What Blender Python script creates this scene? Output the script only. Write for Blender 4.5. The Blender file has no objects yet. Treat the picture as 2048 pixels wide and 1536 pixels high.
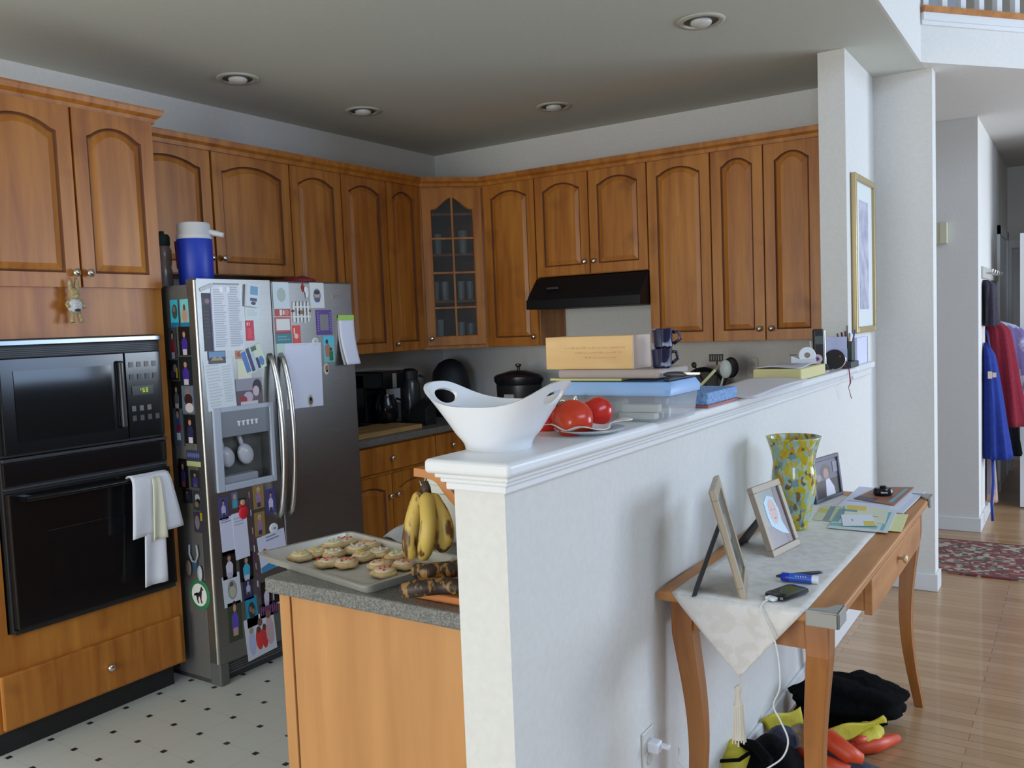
import bpy, bmesh, math, random
from mathutils import Vector, Matrix
PI = math.pi
random.seed(7)
C = bpy.context.scene.collection
sc = bpy.context.scene

# ------------------------------------------------------------------ camera
CAM_H = 1.511
RT = Vector((0.83545524, 0.54811871, -0.03975451))
UP = Vector((-0.00400021, 0.07840239, 0.99691377))
FW = Vector((-0.54954393, 0.83271781, -0.06769428))
FPX = 1739.6
cam = bpy.data.cameras.new('camera')
cam_o = bpy.data.objects.new('camera', cam)
C.objects.link(cam_o)
cam.sensor_width = 36.0
cam.lens = FPX / 2048 * 36.0
cam.clip_start = 0.02
cam_o.matrix_world = Matrix(((RT.x, UP.x, -FW.x, 0), (RT.y, UP.y, -FW.y, 0), (RT.z, UP.z, -FW.z, CAM_H), (0, 0, 0, 1)))
sc.camera = cam_o

# ------------------------------------------------------------------ world, lights, exposure
sc.view_settings.view_transform = 'Standard'
sc.view_settings.look = 'None'
sc.view_settings.gamma = 1.0
sc.view_settings.exposure = 0.0
sc.view_settings.use_curve_mapping = False
w = bpy.data.worlds.new('world'); sc.world = w; w.use_nodes = True
w.node_tree.nodes['Background'].inputs[0].default_value = (0.62, 0.75, 1.0, 1)
w.node_tree.nodes['Background'].inputs[1].default_value = 0.35


def area(name, loc, target, sx, sy, power, col):
    l = bpy.data.lights.new(name, 'AREA'); l.shape = 'RECTANGLE'; l.size = sx; l.size_y = sy
    l.energy = power; l.color = col
    o = bpy.data.objects.new(name, l); C.objects.link(o); o.location = loc
    o.rotation_euler = (Vector(target) - Vector(loc)).to_track_quat('-Z', 'Y').to_euler()
    return o


# daylight through the rear, side and breakfast windows; high and entry are added fills
area('daylight_rear_window', (0.85, -3.45, 1.35), (-0.6, 2.6, 1.0), 1.1, 1.5, 78, (0.66, 0.81, 1.0))
area('daylight_side_window', (3.6, 5.3, 1.55), (-0.9, 3.0, 1.0), 1.2, 2.0, 74, (0.50, 0.69, 1.0))
area('added_high_fill', (3.6, 1.6, 4.2), (-0.7, 2.6, 2.6), 3.0, 1.6, 112, (0.54, 0.72, 1.0))  # added fill for the tall great room; no opening behind it
area('daylight_breakfast_window', (-2.3, -3.4, 1.25), (-2.5, 1.5, 0.5), 2.3, 1.9, 112, (0.98, 0.98, 0.94))
area('added_entry_fill', (3.6, 6.9, 1.5), (-0.8, 6.0, 0.6), 1.2, 2.0, 150, (0.72, 0.85, 1.0))  # added unseen source that brightens the hall floor and wall


def ray(u, v):
    return FW + RT * ((u - 1024) / FPX) + UP * ((768 - v) / FPX)


def HX(u, v, x):
    d = ray(u, v); t = x / d.x; return Vector((x, t * d.y, CAM_H + t * d.z))


def HY(u, v, y):
    d = ray(u, v); t = y / d.y; return Vector((t * d.x, y, CAM_H + t * d.z))


def HZ(u, v, z):
    d = ray(u, v); t = (z - CAM_H) / d.z; return Vector((t * d.x, t * d.y, z))


# ------------------------------------------------------------------ materials
def srgb(c):
    return tuple((x / 12.92 if x <= 0.04045 else ((x + 0.055) / 1.055) ** 2.4) for x in c)


def s255(r, g, b):
    return srgb((r / 255, g / 255, b / 255))


_M = {}


def M(rgb, rough=0.6, metal=0.0, spec=0.5, name=None, coat=0.0):
    key = (tuple(round(x, 3) for x in rgb), rough, metal, spec, coat)
    if key in _M: return _M[key]
    m = bpy.data.materials.new(name or 'surface'); m.use_nodes = True
    b = m.node_tree.nodes['Principled BSDF']
    b.inputs['Base Color'].default_value = (*rgb, 1)
    b.inputs['Roughness'].default_value = rough
    b.inputs['Metallic'].default_value = metal
    b.inputs['Specular IOR Level'].default_value = spec
    b.inputs['Coat Weight'].default_value = coat
    m.diffuse_color = (*rgb, 1)
    _M[key] = m
    return m


def P(r, g, b, rough=0.6, **k):
    return M(s255(r, g, b), rough, **k)


def nodes(name):
    m = bpy.data.materials.new(name); m.use_nodes = True
    return m, m.node_tree.nodes, m.node_tree.links, m.node_tree.nodes['Principled BSDF']


def noise_mat(name, c1, c2, scale=(1, 1, 1), nscale=8, rough=0.5, detail=4, bump=0.0, ramp=(0.35, 0.7), coords='Object', bscale=None, coat=0.0, spec=0.5):
    m, n, l, b = nodes(name)
    tc = n.new('ShaderNodeTexCoord'); mp = n.new('ShaderNodeMapping'); mp.inputs['Scale'].default_value = scale
    l.new(tc.outputs[coords], mp.inputs[0])
    nz = n.new('ShaderNodeTexNoise'); nz.inputs['Scale'].default_value = nscale; nz.inputs['Detail'].default_value = detail
    l.new(mp.outputs[0], nz.inputs['Vector'])
    r = n.new('ShaderNodeValToRGB'); r.color_ramp.elements[0].position = ramp[0]; r.color_ramp.elements[1].position = ramp[1]
    r.color_ramp.elements[0].color = (*c1, 1); r.color_ramp.elements[1].color = (*c2, 1)
    l.new(nz.outputs[0], r.inputs[0]); l.new(r.outputs[0], b.inputs['Base Color'])
    b.inputs['Roughness'].default_value = rough; b.inputs['Coat Weight'].default_value = coat
    b.inputs['Specular IOR Level'].default_value = spec
    if bump:
        bp = n.new('ShaderNodeBump'); bp.inputs['Strength'].default_value = bump; bp.inputs['Distance'].default_value = 0.01
        if bscale:
            n2 = n.new('ShaderNodeTexNoise'); n2.inputs['Scale'].default_value = bscale
            l.new(tc.outputs[coords], n2.inputs['Vector']); l.new(n2.outputs[0], bp.inputs['Height'])
        else:
            l.new(nz.outputs[0], bp.inputs['Height'])
        l.new(bp.outputs[0], b.inputs['Normal'])
    return m


def wood_mat(name, dark, light, knot, rough=0.38, coords='Object', grain=(9, 9, 0.7), coat=0.15):
    m, n, l, b = nodes(name)
    tc = n.new('ShaderNodeTexCoord'); mp = n.new('ShaderNodeMapping'); mp.inputs['Scale'].default_value = grain
    oi = n.new('ShaderNodeObjectInfo'); ad = n.new('ShaderNodeVectorMath'); ad.operation = 'ADD'
    ml = n.new('ShaderNodeMath'); ml.operation = 'MULTIPLY'; ml.inputs[1].default_value = 17.0
    l.new(oi.outputs['Random'], ml.inputs[0])
    l.new(tc.outputs[coords], ad.inputs[0]); l.new(ml.outputs[0], ad.inputs[1]); l.new(ad.outputs[0], mp.inputs[0])
    nz = n.new('ShaderNodeTexNoise'); nz.inputs['Scale'].default_value = 2.2; nz.inputs['Detail'].default_value = 6; nz.inputs['Distortion'].default_value = 0.6
    l.new(mp.outputs[0], nz.inputs['Vector'])
    r = n.new('ShaderNodeValToRGB'); r.color_ramp.elements[0].position = 0.3; r.color_ramp.elements[1].position = 0.72
    r.color_ramp.elements[0].color = (*dark, 1); r.color_ramp.elements[1].color = (*light, 1)
    l.new(nz.outputs[0], r.inputs[0])
    n2 = n.new('ShaderNodeTexNoise'); n2.inputs['Scale'].default_value = 5.0; n2.inputs['Detail'].default_value = 2
    l.new(ad.outputs[0], n2.inputs['Vector'])
    r2 = n.new('ShaderNodeValToRGB'); r2.color_ramp.elements[0].position = 0.60; r2.color_ramp.elements[1].position = 0.78
    r2.color_ramp.elements[0].color = (0, 0, 0, 1); r2.color_ramp.elements[1].color = (0.6, 0.6, 0.6, 1)
    l.new(n2.outputs[0], r2.inputs[0])
    mx = n.new('ShaderNodeMixRGB'); mx.inputs[2].default_value = (*knot, 1)
    l.new(r2.outputs[0], mx.inputs[0]); l.new(r.outputs[0], mx.inputs[1]); l.new(mx.outputs[0], b.inputs['Base Color'])
    b.inputs['Roughness'].default_value = rough; b.inputs['Coat Weight'].default_value = coat; b.inputs['Coat Roughness'].default_value = 0.3
    return m


WALL = noise_mat('wall_paint', s255(215, 212, 206), s255(220, 217, 211), nscale=60, rough=0.85, bump=0.02, spec=0.2)
WALL2 = noise_mat('hall_wall_paint', s255(218, 214, 208), s255(222, 218, 212), nscale=60, rough=0.85, spec=0.2)
CEIL = noise_mat('ceiling_paint', s255(200, 202, 192), s255(204, 206, 196), nscale=80, rough=0.95, spec=0.1)
WHITE = M(s255(222, 222, 221), 0.35, name='white_gloss_paint')
MAPLE = wood_mat('honey_maple', s255(155, 88, 26), s255(194, 126, 48), s255(126, 66, 20), rough=.42, coat=.06)
GLAZE_SHADE = wood_mat('groove_glaze_and_shade', s255(92, 48, 16), s255(116, 64, 24), s255(78, 40, 14), rough=.7, coat=0.0)  # groove glaze; the shadow of the recess is put into this colour too
MAPLE_SIDE = wood_mat('maple_side_panel', s255(176, 120, 66), s255(196, 142, 84), s255(168, 110, 60), grain=(6, 6, 0.5), rough=0.5, coat=0.0)
OAK = wood_mat('table_oak', s255(166, 106, 54), s255(194, 134, 76), s255(146, 92, 46), grain=(9, 1.2, 9), coat=0.0, rough=.5)
OAK_LEG = wood_mat('table_oak_leg', s255(140, 82, 34), s255(172, 112, 54), s255(120, 68, 30), grain=(9, 9, 1.0), coat=0.1)
COUNTER = noise_mat('speckled_grey_laminate', s255(88, 86, 82), s255(128, 126, 120), nscale=240, rough=0.35, detail=3, ramp=(0.4, 0.62))
STEEL = noise_mat('brushed_steel', (0.23, 0.23, 0.225), (0.27, 0.27, 0.265), scale=(1, 1, 60), nscale=12, rough=0.36)
STEEL.node_tree.nodes['Principled BSDF'].inputs['Metallic'].default_value = 0.85
STEEL_SIDE = noise_mat('grey_textured_steel', s255(92, 90, 86), s255(106, 104, 100), nscale=300, rough=0.5, bump=0.05)
CHROME = M((0.75, 0.75, 0.74), 0.18, 1.0, name='chrome')
SATIN = M((0.62, 0.61, 0.58), 0.32, 0.9, name='satin_metal')
BLACK = M((0.006, 0.006, 0.007), 0.16, 0.0, 0.4, name='black_gloss')
BLACKM = M((0.012, 0.012, 0.013), 0.5, name='black_matte')
BLACKG = M((0.006, 0.007, 0.008), 0.08, 0.0, 0.35, name='black_glass')
PLASTIC = M(s255(170, 176, 186), 0.4, name='pale_grey_plastic')


def glass_mat(name, col, alpha=0.25, rough=0.05):
    m, n, l, b = nodes(name)
    b.inputs['Base Color'].default_value = (*col, 1); b.inputs['Roughness'].default_value = rough
    b.inputs['Specular IOR Level'].default_value = 0.8
    out = n['Material Output']; tr = n.new('ShaderNodeBsdfTransparent'); mx = n.new('ShaderNodeMixShader')
    mx.inputs[0].default_value = alpha
    l.new(tr.outputs[0], mx.inputs[1]); l.new(b.outputs[0], mx.inputs[2]); l.new(mx.outputs[0], out.inputs['Surface'])
    return m


GLASS = glass_mat('cabinet_glass', (0.05, 0.06, 0.07), 0.35)
CLEAR = glass_mat('clear_plastic', (0.72, 0.75, 0.78), 0.26, 0.2)


def tile_floor():
    m, n, l, b = nodes('dot_tile_vinyl')
    g = n.new('ShaderNodeNewGeometry'); sp = n.new('ShaderNodeSeparateXYZ'); l.new(g.outputs['Position'], sp.inputs[0])
    def mod(o, off, per):
        a = n.new('ShaderNodeMath'); a.operation = 'SUBTRACT'; a.inputs[1].default_value = off; l.new(o, a.inputs[0])
        q = n.new('ShaderNodeMath'); q.operation = 'PINGPONG'; q.inputs[1].default_value = per / 2; l.new(a.outputs[0], q.inputs[0])
        return q.outputs[0]
    def lt(o, v):
        a = n.new('ShaderNodeMath'); a.operation = 'LESS_THAN'; a.inputs[1].default_value = v; l.new(o, a.inputs[0]); return a.outputs[0]
    px = mod(sp.outputs[0], -3.296, 0.1585); py = mod(sp.outputs[1], 1.541, 0.1565)
    mu = n.new('ShaderNodeMath'); mu.operation = 'MULTIPLY'; l.new(lt(px, 0.0115), mu.inputs[0]); l.new(lt(py, 0.0105), mu.inputs[1])
    gl = n.new('ShaderNodeMath'); gl.operation = 'MAXIMUM'; l.new(lt(px, 0.0012), gl.inputs[0]); l.new(lt(py, 0.0012), gl.inputs[1])
    m1 = n.new('ShaderNodeMixRGB'); m1.inputs[1].default_value = (*s255(216, 219, 213), 1); m1.inputs[2].default_value = (*s255(198, 201, 196), 1); l.new(gl.outputs[0], m1.inputs[0])
    m2 = n.new('ShaderNodeMixRGB'); m2.inputs[2].default_value = (*s255(46, 46, 48), 1); l.new(m1.outputs[0], m2.inputs[1]); l.new(mu.outputs[0], m2.inputs[0])
    l.new(m2.outputs[0], b.inputs['Base Color']); b.inputs['Roughness'].default_value = 0.32
    return m


def plank_floor():
    m, n, l, b = nodes('oak_plank_floor')
    tc = n.new('ShaderNodeTexCoord')
    br = n.new('ShaderNodeTexBrick'); br.inputs['Scale'].default_value = 1; br.inputs['Brick Width'].default_value = 0.9; br.inputs['Row Height'].default_value = 0.057
    br.inputs['Mortar Size'].default_value = 0.0012; br.inputs['Color1'].default_value = (*s255(194, 154, 112), 1); br.inputs['Color2'].default_value = (*s255(176, 134, 92), 1)
    br.inputs['Mortar'].default_value = (*s255(120, 80, 44), 1); br.offset = 0.37
    l.new(tc.outputs['Object'], br.inputs['Vector'])
    mp = n.new('ShaderNodeMapping'); mp.inputs['Scale'].default_value = (2, 30, 1); l.new(tc.outputs['Object'], mp.inputs[0])
    nz = n.new('ShaderNodeTexNoise'); nz.inputs['Scale'].default_value = 2; nz.inputs['Detail'].default_value = 5; l.new(mp.outputs[0], nz.inputs['Vector'])
    mx = n.new('ShaderNodeMixRGB'); mx.blend_type = 'MULTIPLY'; mx.inputs[0].default_value = 0.35
    l.new(br.outputs['Color'], mx.inputs[1]); l.new(nz.outputs[0], mx.inputs[2]); l.new(mx.outputs[0], b.inputs['Base Color'])
    b.inputs['Roughness'].default_value = 0.28; b.inputs['Coat Weight'].default_value = 0.2
    return m


# ------------------------------------------------------------------ mesh helpers
class MB:
    def __init__(s):
        s.v = []; s.f = []; s.fm = []; s.mi = 0

    def add(s, vs, fs):
        o = len(s.v); s.v += [Vector(p) for p in vs]
        for f in fs: s.f.append([o + i for i in f]); s.fm.append(s.mi)
        return s

    def mat(s, i): s.mi = i; return s

    def box(s, a, b, M4=None):
        x0, y0, z0 = a; x1, y1, z1 = b
        vs = [Vector(p) for p in ((x0, y0, z0), (x1, y0, z0), (x1, y1, z0), (x0, y1, z0), (x0, y0, z1), (x1, y0, z1), (x1, y1, z1), (x0, y1, z1))]
        if M4: vs = [M4 @ p for p in vs]
        return s.add(vs, [(0, 3, 2, 1), (4, 5, 6, 7), (0, 1, 5, 4), (1, 2, 6, 5), (2, 3, 7, 6), (3, 0, 4, 7)])

    def prism(s, poly, y0, y1, M4=None):
        """poly of (x, z), extruded along y"""
        n = len(poly)
        vs = [Vector((x, y0, z)) for x, z in poly] + [Vector((x, y1, z)) for x, z in poly]
        if M4: vs = [M4 @ p for p in vs]
        return s.add(vs, [tuple(range(n))[::1], tuple(range(2 * n - 1, n - 1, -1))] + [(i, i + n, (i + 1) % n + n, (i + 1) % n) for i in range(n)])

    def lathe(s, prof, seg=24, M4=None, cap0=True, cap1=True, sx=1, sy=1):
        vs = []; fs = []; n = len(prof)
        for r, z in prof:
            for k in range(seg):
                a = 2 * PI * k / seg; vs.append(Vector((r * math.cos(a) * sx, r * math.sin(a) * sy, z)))
        if M4: vs = [M4 @ p for p in vs]
        for i in range(n - 1):
            for k in range(seg):
                k2 = (k + 1) % seg; fs.append((i * seg + k, i * seg + k2, (i + 1) * seg + k2, (i + 1) * seg + k))
        if cap0: fs.append(tuple(range(seg))[::-1])
        if cap1: fs.append(tuple((n - 1) * seg + k for k in range(seg)))
        return s.add(vs, fs)

    def tube(s, pts, r, seg=8, cap=True):
        pts = [Vector(p) for p in pts]; n = len(pts); rs = r if isinstance(r, (list, tuple)) else [r] * n
        vs = []; fs = []; prev = None
        for i, p in enumerate(pts):
            t = (pts[min(i + 1, n - 1)] - pts[max(i - 1, 0)]).normalized()
            if prev is None:
                u = t.orthogonal().normalized()
            else:
                u = (prev - t * prev.dot(t))
                u = u.normalized() if u.length > 1e-6 else t.orthogonal().normalized()
            prev = u; v = t.cross(u)
            for k in range(seg):
                a = 2 * PI * k / seg; vs.append(p + (u * math.cos(a) + v * math.sin(a)) * rs[i])
        for i in range(n - 1):
            for k in range(seg):
                k2 = (k + 1) % seg; fs.append((i * seg + k, i * seg + k2, (i + 1) * seg + k2, (i + 1) * seg + k))
        if cap: fs.append(tuple(range(seg))[::-1]); fs.append(tuple((n - 1) * seg + k for k in range(seg)))
        return s.add(vs, fs)

    def ell(s, c, r, seg=16, rings=10, M4=None, fn=None):
        prof = []
        vs = []; fs = []
        for i in range(1, rings):
            ph = PI * i / rings
            for k in range(seg):
                a = 2 * PI * k / seg
                d = Vector((math.sin(ph) * math.cos(a), math.sin(ph) * math.sin(a), -math.cos(ph)))
                q = fn(d) if fn else d
                vs.append(Vector((q.x * r[0], q.y * r[1], q.z * r[2])))
        for d in (Vector((0, 0, -1)), Vector((0, 0, 1))):
            q = fn(d) if fn else d; vs.append(Vector((q.x * r[0], q.y * r[1], q.z * r[2])))
        for i in range(rings - 2):
            for k in range(seg):
                k2 = (k + 1) % seg; fs.append((i * seg + k, i * seg + k2, (i + 1) * seg + k2, (i + 1) * seg + k))
        b = (rings - 1) * seg
        for k in range(seg):
            k2 = (k + 1) % seg; fs.append((b, k2, k)); fs.append((b + 1, (rings - 2) * seg + k, (rings - 2) * seg + k2))
        if M4: vs = [M4 @ p for p in vs]
        vs = [p + Vector(c) for p in vs]
        return s.add(vs, fs)

    def grid(s, fn, nu, nv, th=None):
        vs = [Vector(fn(i / nu, j / nv)) for j in range(nv + 1) for i in range(nu + 1)]
        W = nu + 1
        fs = [(j * W + i, j * W + i + 1, (j + 1) * W + i + 1, (j + 1) * W + i) for j in range(nv) for i in range(nu)]
        return s.add(vs, fs)

    def build(s, name, mats, parent=None, smooth=False, bevel=0.0, solid=0.0, sub=0, recalc=True, bseg=2):
        me = bpy.data.meshes.new(name)
        me.from_pydata(s.v, [], s.f)
        if not isinstance(mats, (list, tuple)): mats = [mats]
        for m in mats: me.materials.append(m)
        for p, i in zip(me.polygons, s.fm): p.material_index = min(i, len(mats) - 1)
        if recalc:
            bm = bmesh.new(); bm.from_mesh(me); bmesh.ops.recalc_face_normals(bm, faces=bm.faces); bm.to_mesh(me); bm.free()
        o = bpy.data.objects.new(name, me); C.objects.link(o)
        if smooth:
            me.shade_smooth() if smooth is True else None
            if smooth == 'auto':
                me.shade_smooth()
                bm = bmesh.new(); bm.from_mesh(me)
                for e in bm.edges:
                    if len(e.link_faces) == 2 and e.calc_face_angle(0) > 0.7: e.smooth = False
                bm.to_mesh(me); bm.free()
        if solid:
            md = o.modifiers.new('solid', 'SOLIDIFY'); md.thickness = solid; md.offset = 0
        if bevel:
            md = o.modifiers.new('bevel', 'BEVEL'); md.width = bevel; md.segments = bseg; md.limit_method = 'ANGLE'; md.angle_limit = 0.6
        if sub:
            md = o.modifiers.new('sub', 'SUBSURF'); md.levels = sub; md.render_levels = sub
        if parent: o.parent = parent
        return o


def thing(name, label, cat, loc=(0, 0, 0), rz=0.0, group=None):
    o = bpy.data.objects.new(name, None); C.objects.link(o); o.location = loc; o.rotation_euler = (0, 0, rz)
    o.empty_display_size = 0.05
    o['label'] = label; o['category'] = cat
    if group: o['group'] = group
    return o


def tag(o, label, cat, group=None):
    o['label'] = label; o['category'] = cat
    if group: o['group'] = group
    return o


def struct(o, label=None):
    o['kind'] = 'structure'
    if label: o['label'] = label
    return o


def lab(o, t): o['label'] = t; return o


def T(x, y, z): return Matrix.Translation((x, y, z))


def RZ(a): return Matrix.Rotation(a, 4, 'Z')


def RX(a): return Matrix.Rotation(a, 4, 'X')


def RY(a): return Matrix.Rotation(a, 4, 'Y')


# ------------------------------------------------------------------ the setting
XL, YB, CZ = -3.91, 5.03, 2.743       # left wall, back wall, ceiling
XE = -0.69                            # edge of the low kitchen ceiling
XH0, XH1 = -1.068, -0.945             # half wall faces
YH0, YP, ZW = 1.39, 4.37, 1.196       # half wall start, pier start, half wall height
struct(MB().box((XL - 0.1, -3.6, -0.1), (-1.0, YB + .1, 0)).build('floor_kitchen', tile_floor()))
struct(MB().box((-1.0, -3.6, -0.1), (4.0, YB + .12, 0)).box((-3.0, YB + .12, -0.1), (4.0, 10.2, 0)).build('floor', plank_floor()))
struct(MB().box((XL - 0.1, -3.7, 0), (XL, YB + .1, CZ + .1)).build('wall_left', WALL))
struct(MB().box((XL, YB, 0), (-0.66, YB + 0.12, CZ)).build('wall_back', WALL))
struct(MB().box((XH0, YP, 0), (XH1, YB, CZ)).build('wall_pier', WALL))
struct(MB().box((XH0, YH0, 0), (XH1, YP, ZW)).build('wall_half', WALL))
struct(MB().box((XL - 0.1, -3.7, CZ), (XE - .012, 4.88, CZ + 0.12)).box((XL - .1, 4.88, CZ), (XE, YB + .12, CZ + .12)).build('ceiling', CEIL))
# great room shell with window openings in the rear and side walls
def wall_open(name, axis, pos, th, a0, a1, z0, z1, holes, mat):
    mb = MB(); hs = sorted(holes)
    def bx(u0, u1, w0, w1):
        if u1 - u0 < 1e-4 or w1 - w0 < 1e-4: return
        if axis == 'x': mb.box((pos, u0, w0), (pos + th, u1, w1))
        else: mb.box((u0, pos, w0), (u1, pos + th, w1))
    cur = a0
    for h0, h1, b0, b1 in hs:
        bx(cur, h0, z0, z1); bx(h0, h1, z0, b0); bx(h0, h1, b1, z1); cur = h1
    bx(cur, a1, z0, z1)
    return struct(mb.build(name, mat))
wall_open('wall_rear', 'y', -3.7, 0.1, XL, 4.0, 0, 5.4, [(-3.25, -0.95, 0.3, 2.2), (0.1, 1.6, 0.4, 2.2)], WALL)
wall_open('wall_right', 'x', 4.0, 0.1, -3.7, 10.2, 0, 5.4, [(4.6, 6.0, 0.4, 2.6), (6.2, 7.6, 0.4, 2.6)], WALL)  # the farther opening is added to go with the entry fill
for n, (a, b, c, d, ax) in enumerate([(-3.25, -0.95, 0.3, 2.2, 'y'), (0.9, 2.6, 0.6, 2.3, 'y'), (4.6, 6.0, 0.4, 2.6, 'x'), (6.2, 7.6, 0.4, 2.6, 'x')]):
    mb = MB()
    def fr(u0, u1, w0, w1, mb=mb, ax=ax):
        if ax == 'y': mb.box((u0, -3.68, w0), (u1, -3.62, w1))
        else: mb.box((4.02, u0, w0), (4.08, u1, w1))
    fr(a, a + .05, c, d); fr(b - .05, b, c, d); fr(a, b, c, c + .05); fr(a, b, d - .05, d); m_ = (a + b) / 2; fr(m_ - .02, m_ + .02, c, d)
    struct(mb.build('window_%d' % (n + 1), WHITE))
struct(MB().box((XE - 0.012, -3.7, CZ), (XE, 4.88, 5.4)).box((XE - 0.12, -3.7, CZ + .12), (XE - .012, 4.88, 5.4)).build('wall_upper', WALL))
struct(MB().box((XL, -3.7, 5.4), (4.1, 10.3, 5.5)).build('ceiling_great_room', CEIL))
# balcony edge, running diagonally away to the right, and the hall ceiling below it
bx0 = Vector((XE, 4.88)); bd = Vector((0.63, 0.777)).normalized(); bn = Vector((-bd.y, bd.x))
bx1 = bx0 + bd * 3.6
struct(MB().add([(bx0.x, bx0.y, CZ), (bx1.x, bx1.y, CZ), (4.0, bx1.y, CZ), (4.0, 10.2, CZ), (-3.0, 10.2, CZ), (-3.0, YB + .12, CZ), (XE, YB + .12, CZ),
                 (bx0.x, bx0.y, CZ + .24), (bx1.x, bx1.y, CZ + .24), (4.0, bx1.y, CZ + .24), (4.0, 10.2, CZ + .24), (-3.0, 10.2, CZ + .24), (-3.0, YB + .12, CZ + .24), (XE, YB + .12, CZ + .24)],
                [(0, 1, 2, 3, 4, 5, 6), (13, 12, 11, 10, 9, 8, 7)] + [(i, i + 7, (i + 1) % 7 + 7, (i + 1) % 7) for i in range(7)]).build('ceiling_hall', WALL))
Mb = Matrix.Translation((bx0.x, bx0.y, 0)) @ RZ(math.atan2(bd.y, bd.x))
struct(MB().box((0, -0.012, 2.925), (3.6, 0.1, 2.945), Mb).box((0, -0.022, 2.945), (3.6, 0.1, 2.985), Mb).build('trim_1', WHITE), 'white moulding along the balcony edge')
rail = thing('balcony_railing', 'white balcony railing with square balusters on a wooden shoe', 'railing', (bx0.x, bx0.y, 2.983), math.atan2(bd.y, bd.x))
MB().box((0, -0.03, 0), (3.6, 0.09, 0.03)).build('wood_shoe', OAK, rail)
MB().box((0, 0, 0.93), (3.6, 0.06, 0.98)).build('handrail', OAK, rail, bevel=.01)
for k in range(30): MB().box((0.03 + k * 0.118, 0.012, 0.03), (0.062 + k * 0.118, 0.044, 0.93)).build('baluster', WHITE, rail)
struct(MB().box((-0.7, 6.9, CZ + .24), (4.0, 7.0, 5.4)).build('wall_upstairs', noise_mat('upstairs_paint', s255(196, 184, 168), s255(200, 188, 172), nscale=60, rough=.9)))
# hall beyond the kitchen
struct(MB().box((-3.0, 6.5, 0), (-0.585, 6.62, CZ)).box((-0.70, 6.62, 0), (-0.585, 9.1, CZ)).build('wall_hall', WALL2))
wall_open('wall_hall_end', 'y', 9.1, 0.1, -0.585, 4.0, 0, CZ, [(-0.545, 0.2, 0.0, 2.02)], WALL2)
struct(MB().box((-0.6, 9.7, 0), (0.6, 9.8, CZ)).build('wall_hall_closet', WALL2))
struct(MB().box((0.55, 7.3, 0), (0.65, 9.1, CZ)).build('wall_hall_right', WALL2))
struct(MB().box((-3.1, YB + .12, 0), (-3.0, 6.62, CZ)).build('wall_hall_left', WALL2))
struct(MB().box((-0.60, 9.07, 0), (-0.545, 9.1, 2.09)).box((-0.545, 9.07, 2.02), (0.2, 9.1, 2.09)).box((0.2, 9.07, 0), (0.26, 9.1, 2.09)).build('trim_2', WHITE))
struct(MB().box((-0.585, 8.0, 0), (-0.565, 8.08, 2.15)).box((-0.585, 8.85, 0), (-0.565, 8.93, 2.15)).box((-0.585, 8.0, 2.08), (-0.565, 8.93, 2.15)).build('trim_3', WHITE))
struct(MB().box((-0.583, 8.08, 0), (-0.575, 8.85, 2.08)).build('door_2', WHITE))
d1 = MB().box((-0.395, 7.4, 0.01), (0.42, 7.44, 2.03)).build('door_1', WHITE); struct(d1)
MB().lathe([(0.01, 0), (0.026, .02), (0.026, .045), (0.0, .055)], 12, T(-0.33, 7.4, 0.95) @ RX(PI / 2)).build('door_knob', SATIN, d1, smooth=True)
# baseboards
def bboard(name, a, b, th=0.014, h=0.095):
    x0, y0 = a; x1, y1 = b
    return struct(MB().box((min(x0, x1), min(y0, y1), 0), (max(x0, x1), max(y0, y1), h)).build(name, WHITE, bevel=.004))
bboard('baseboard_half', (XH1, YH0 - .014), (XH1 + .014, YB))
bboard('baseboard_back', (XH1 + .014, YB - .014), (-0.646, YB))
bboard('baseboard_back_end', (-0.66, YB), (-0.646, YB + .12))
bboard('baseboard_half_end', (XH0, YH0 - .014), (XH1, YH0))
bboard('baseboard_hall', (-3.0, 6.486), (-0.571, 6.5))
bboard('baseboard_hall_side', (-0.585, 6.5), (-0.571, 8.0))

# half wall cap with stacked moulding
cap = MB()
def capring(ov, z0, z1, y1=YP + .0):
    cap.box((XH0 - ov, YH0 - ov, z0), (XH1 + ov, y1, z1))
capring(0.012, ZW - 0.012, ZW + 0.004); capring(0.02, ZW + .004, ZW + .014); capring(0.028, ZW + .014, ZW + .024)
cap_o = struct(cap.build('trim_4', WHITE, bevel=.003), 'white moulding under the ledge of the half wall')
ledge = MB().box((XH0 - .042, YH0 - .045, ZW + .024), (XH1 + .042, YP, ZW + .054)).build('trim_5', WHITE, bevel=.010, bseg=4)
struct(ledge, 'white ledge on top of the half wall')
ZL = ZW + .054   # 1.25

# recessed lights
RL = [((-1.34, 3.57), 'recessed ceiling light nearest the camera, above the half wall'),
      ((-3.40, 2.87), 'recessed ceiling light above the refrigerator'),
      ((-3.39, 3.73), 'recessed ceiling light above the left-hand counter, second from the ovens'),
      ((-2.53, 4.38), 'recessed ceiling light in front of the range hood')]
for (x, y), t in RL:
    r = thing('recessed_light', t, 'ceiling light', (x, y, CZ), 0, 'recessed lights in the kitchen ceiling')
    MB().lathe([(0.072, -.001), (0.074, -.007), (0.098, -.006), (0.1, 0.0)], 32, cap0=False, cap1=False).build('trim_ring', M(s255(186, 184, 172), .6), r, smooth=True)
    MB().lathe([(0.072, -.001), (0.060, -.0005), (0.0, -.0003)], 32, cap0=False, cap1=False).build('baffle', M(s255(92, 90, 82), .6), r, smooth=True)
    MB().ell((0, 0, -.006), (0.045, 0.045, 0.020), 20, 10).build('bulb', M(s255(205, 205, 200), .3), r, smooth=True)

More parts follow.
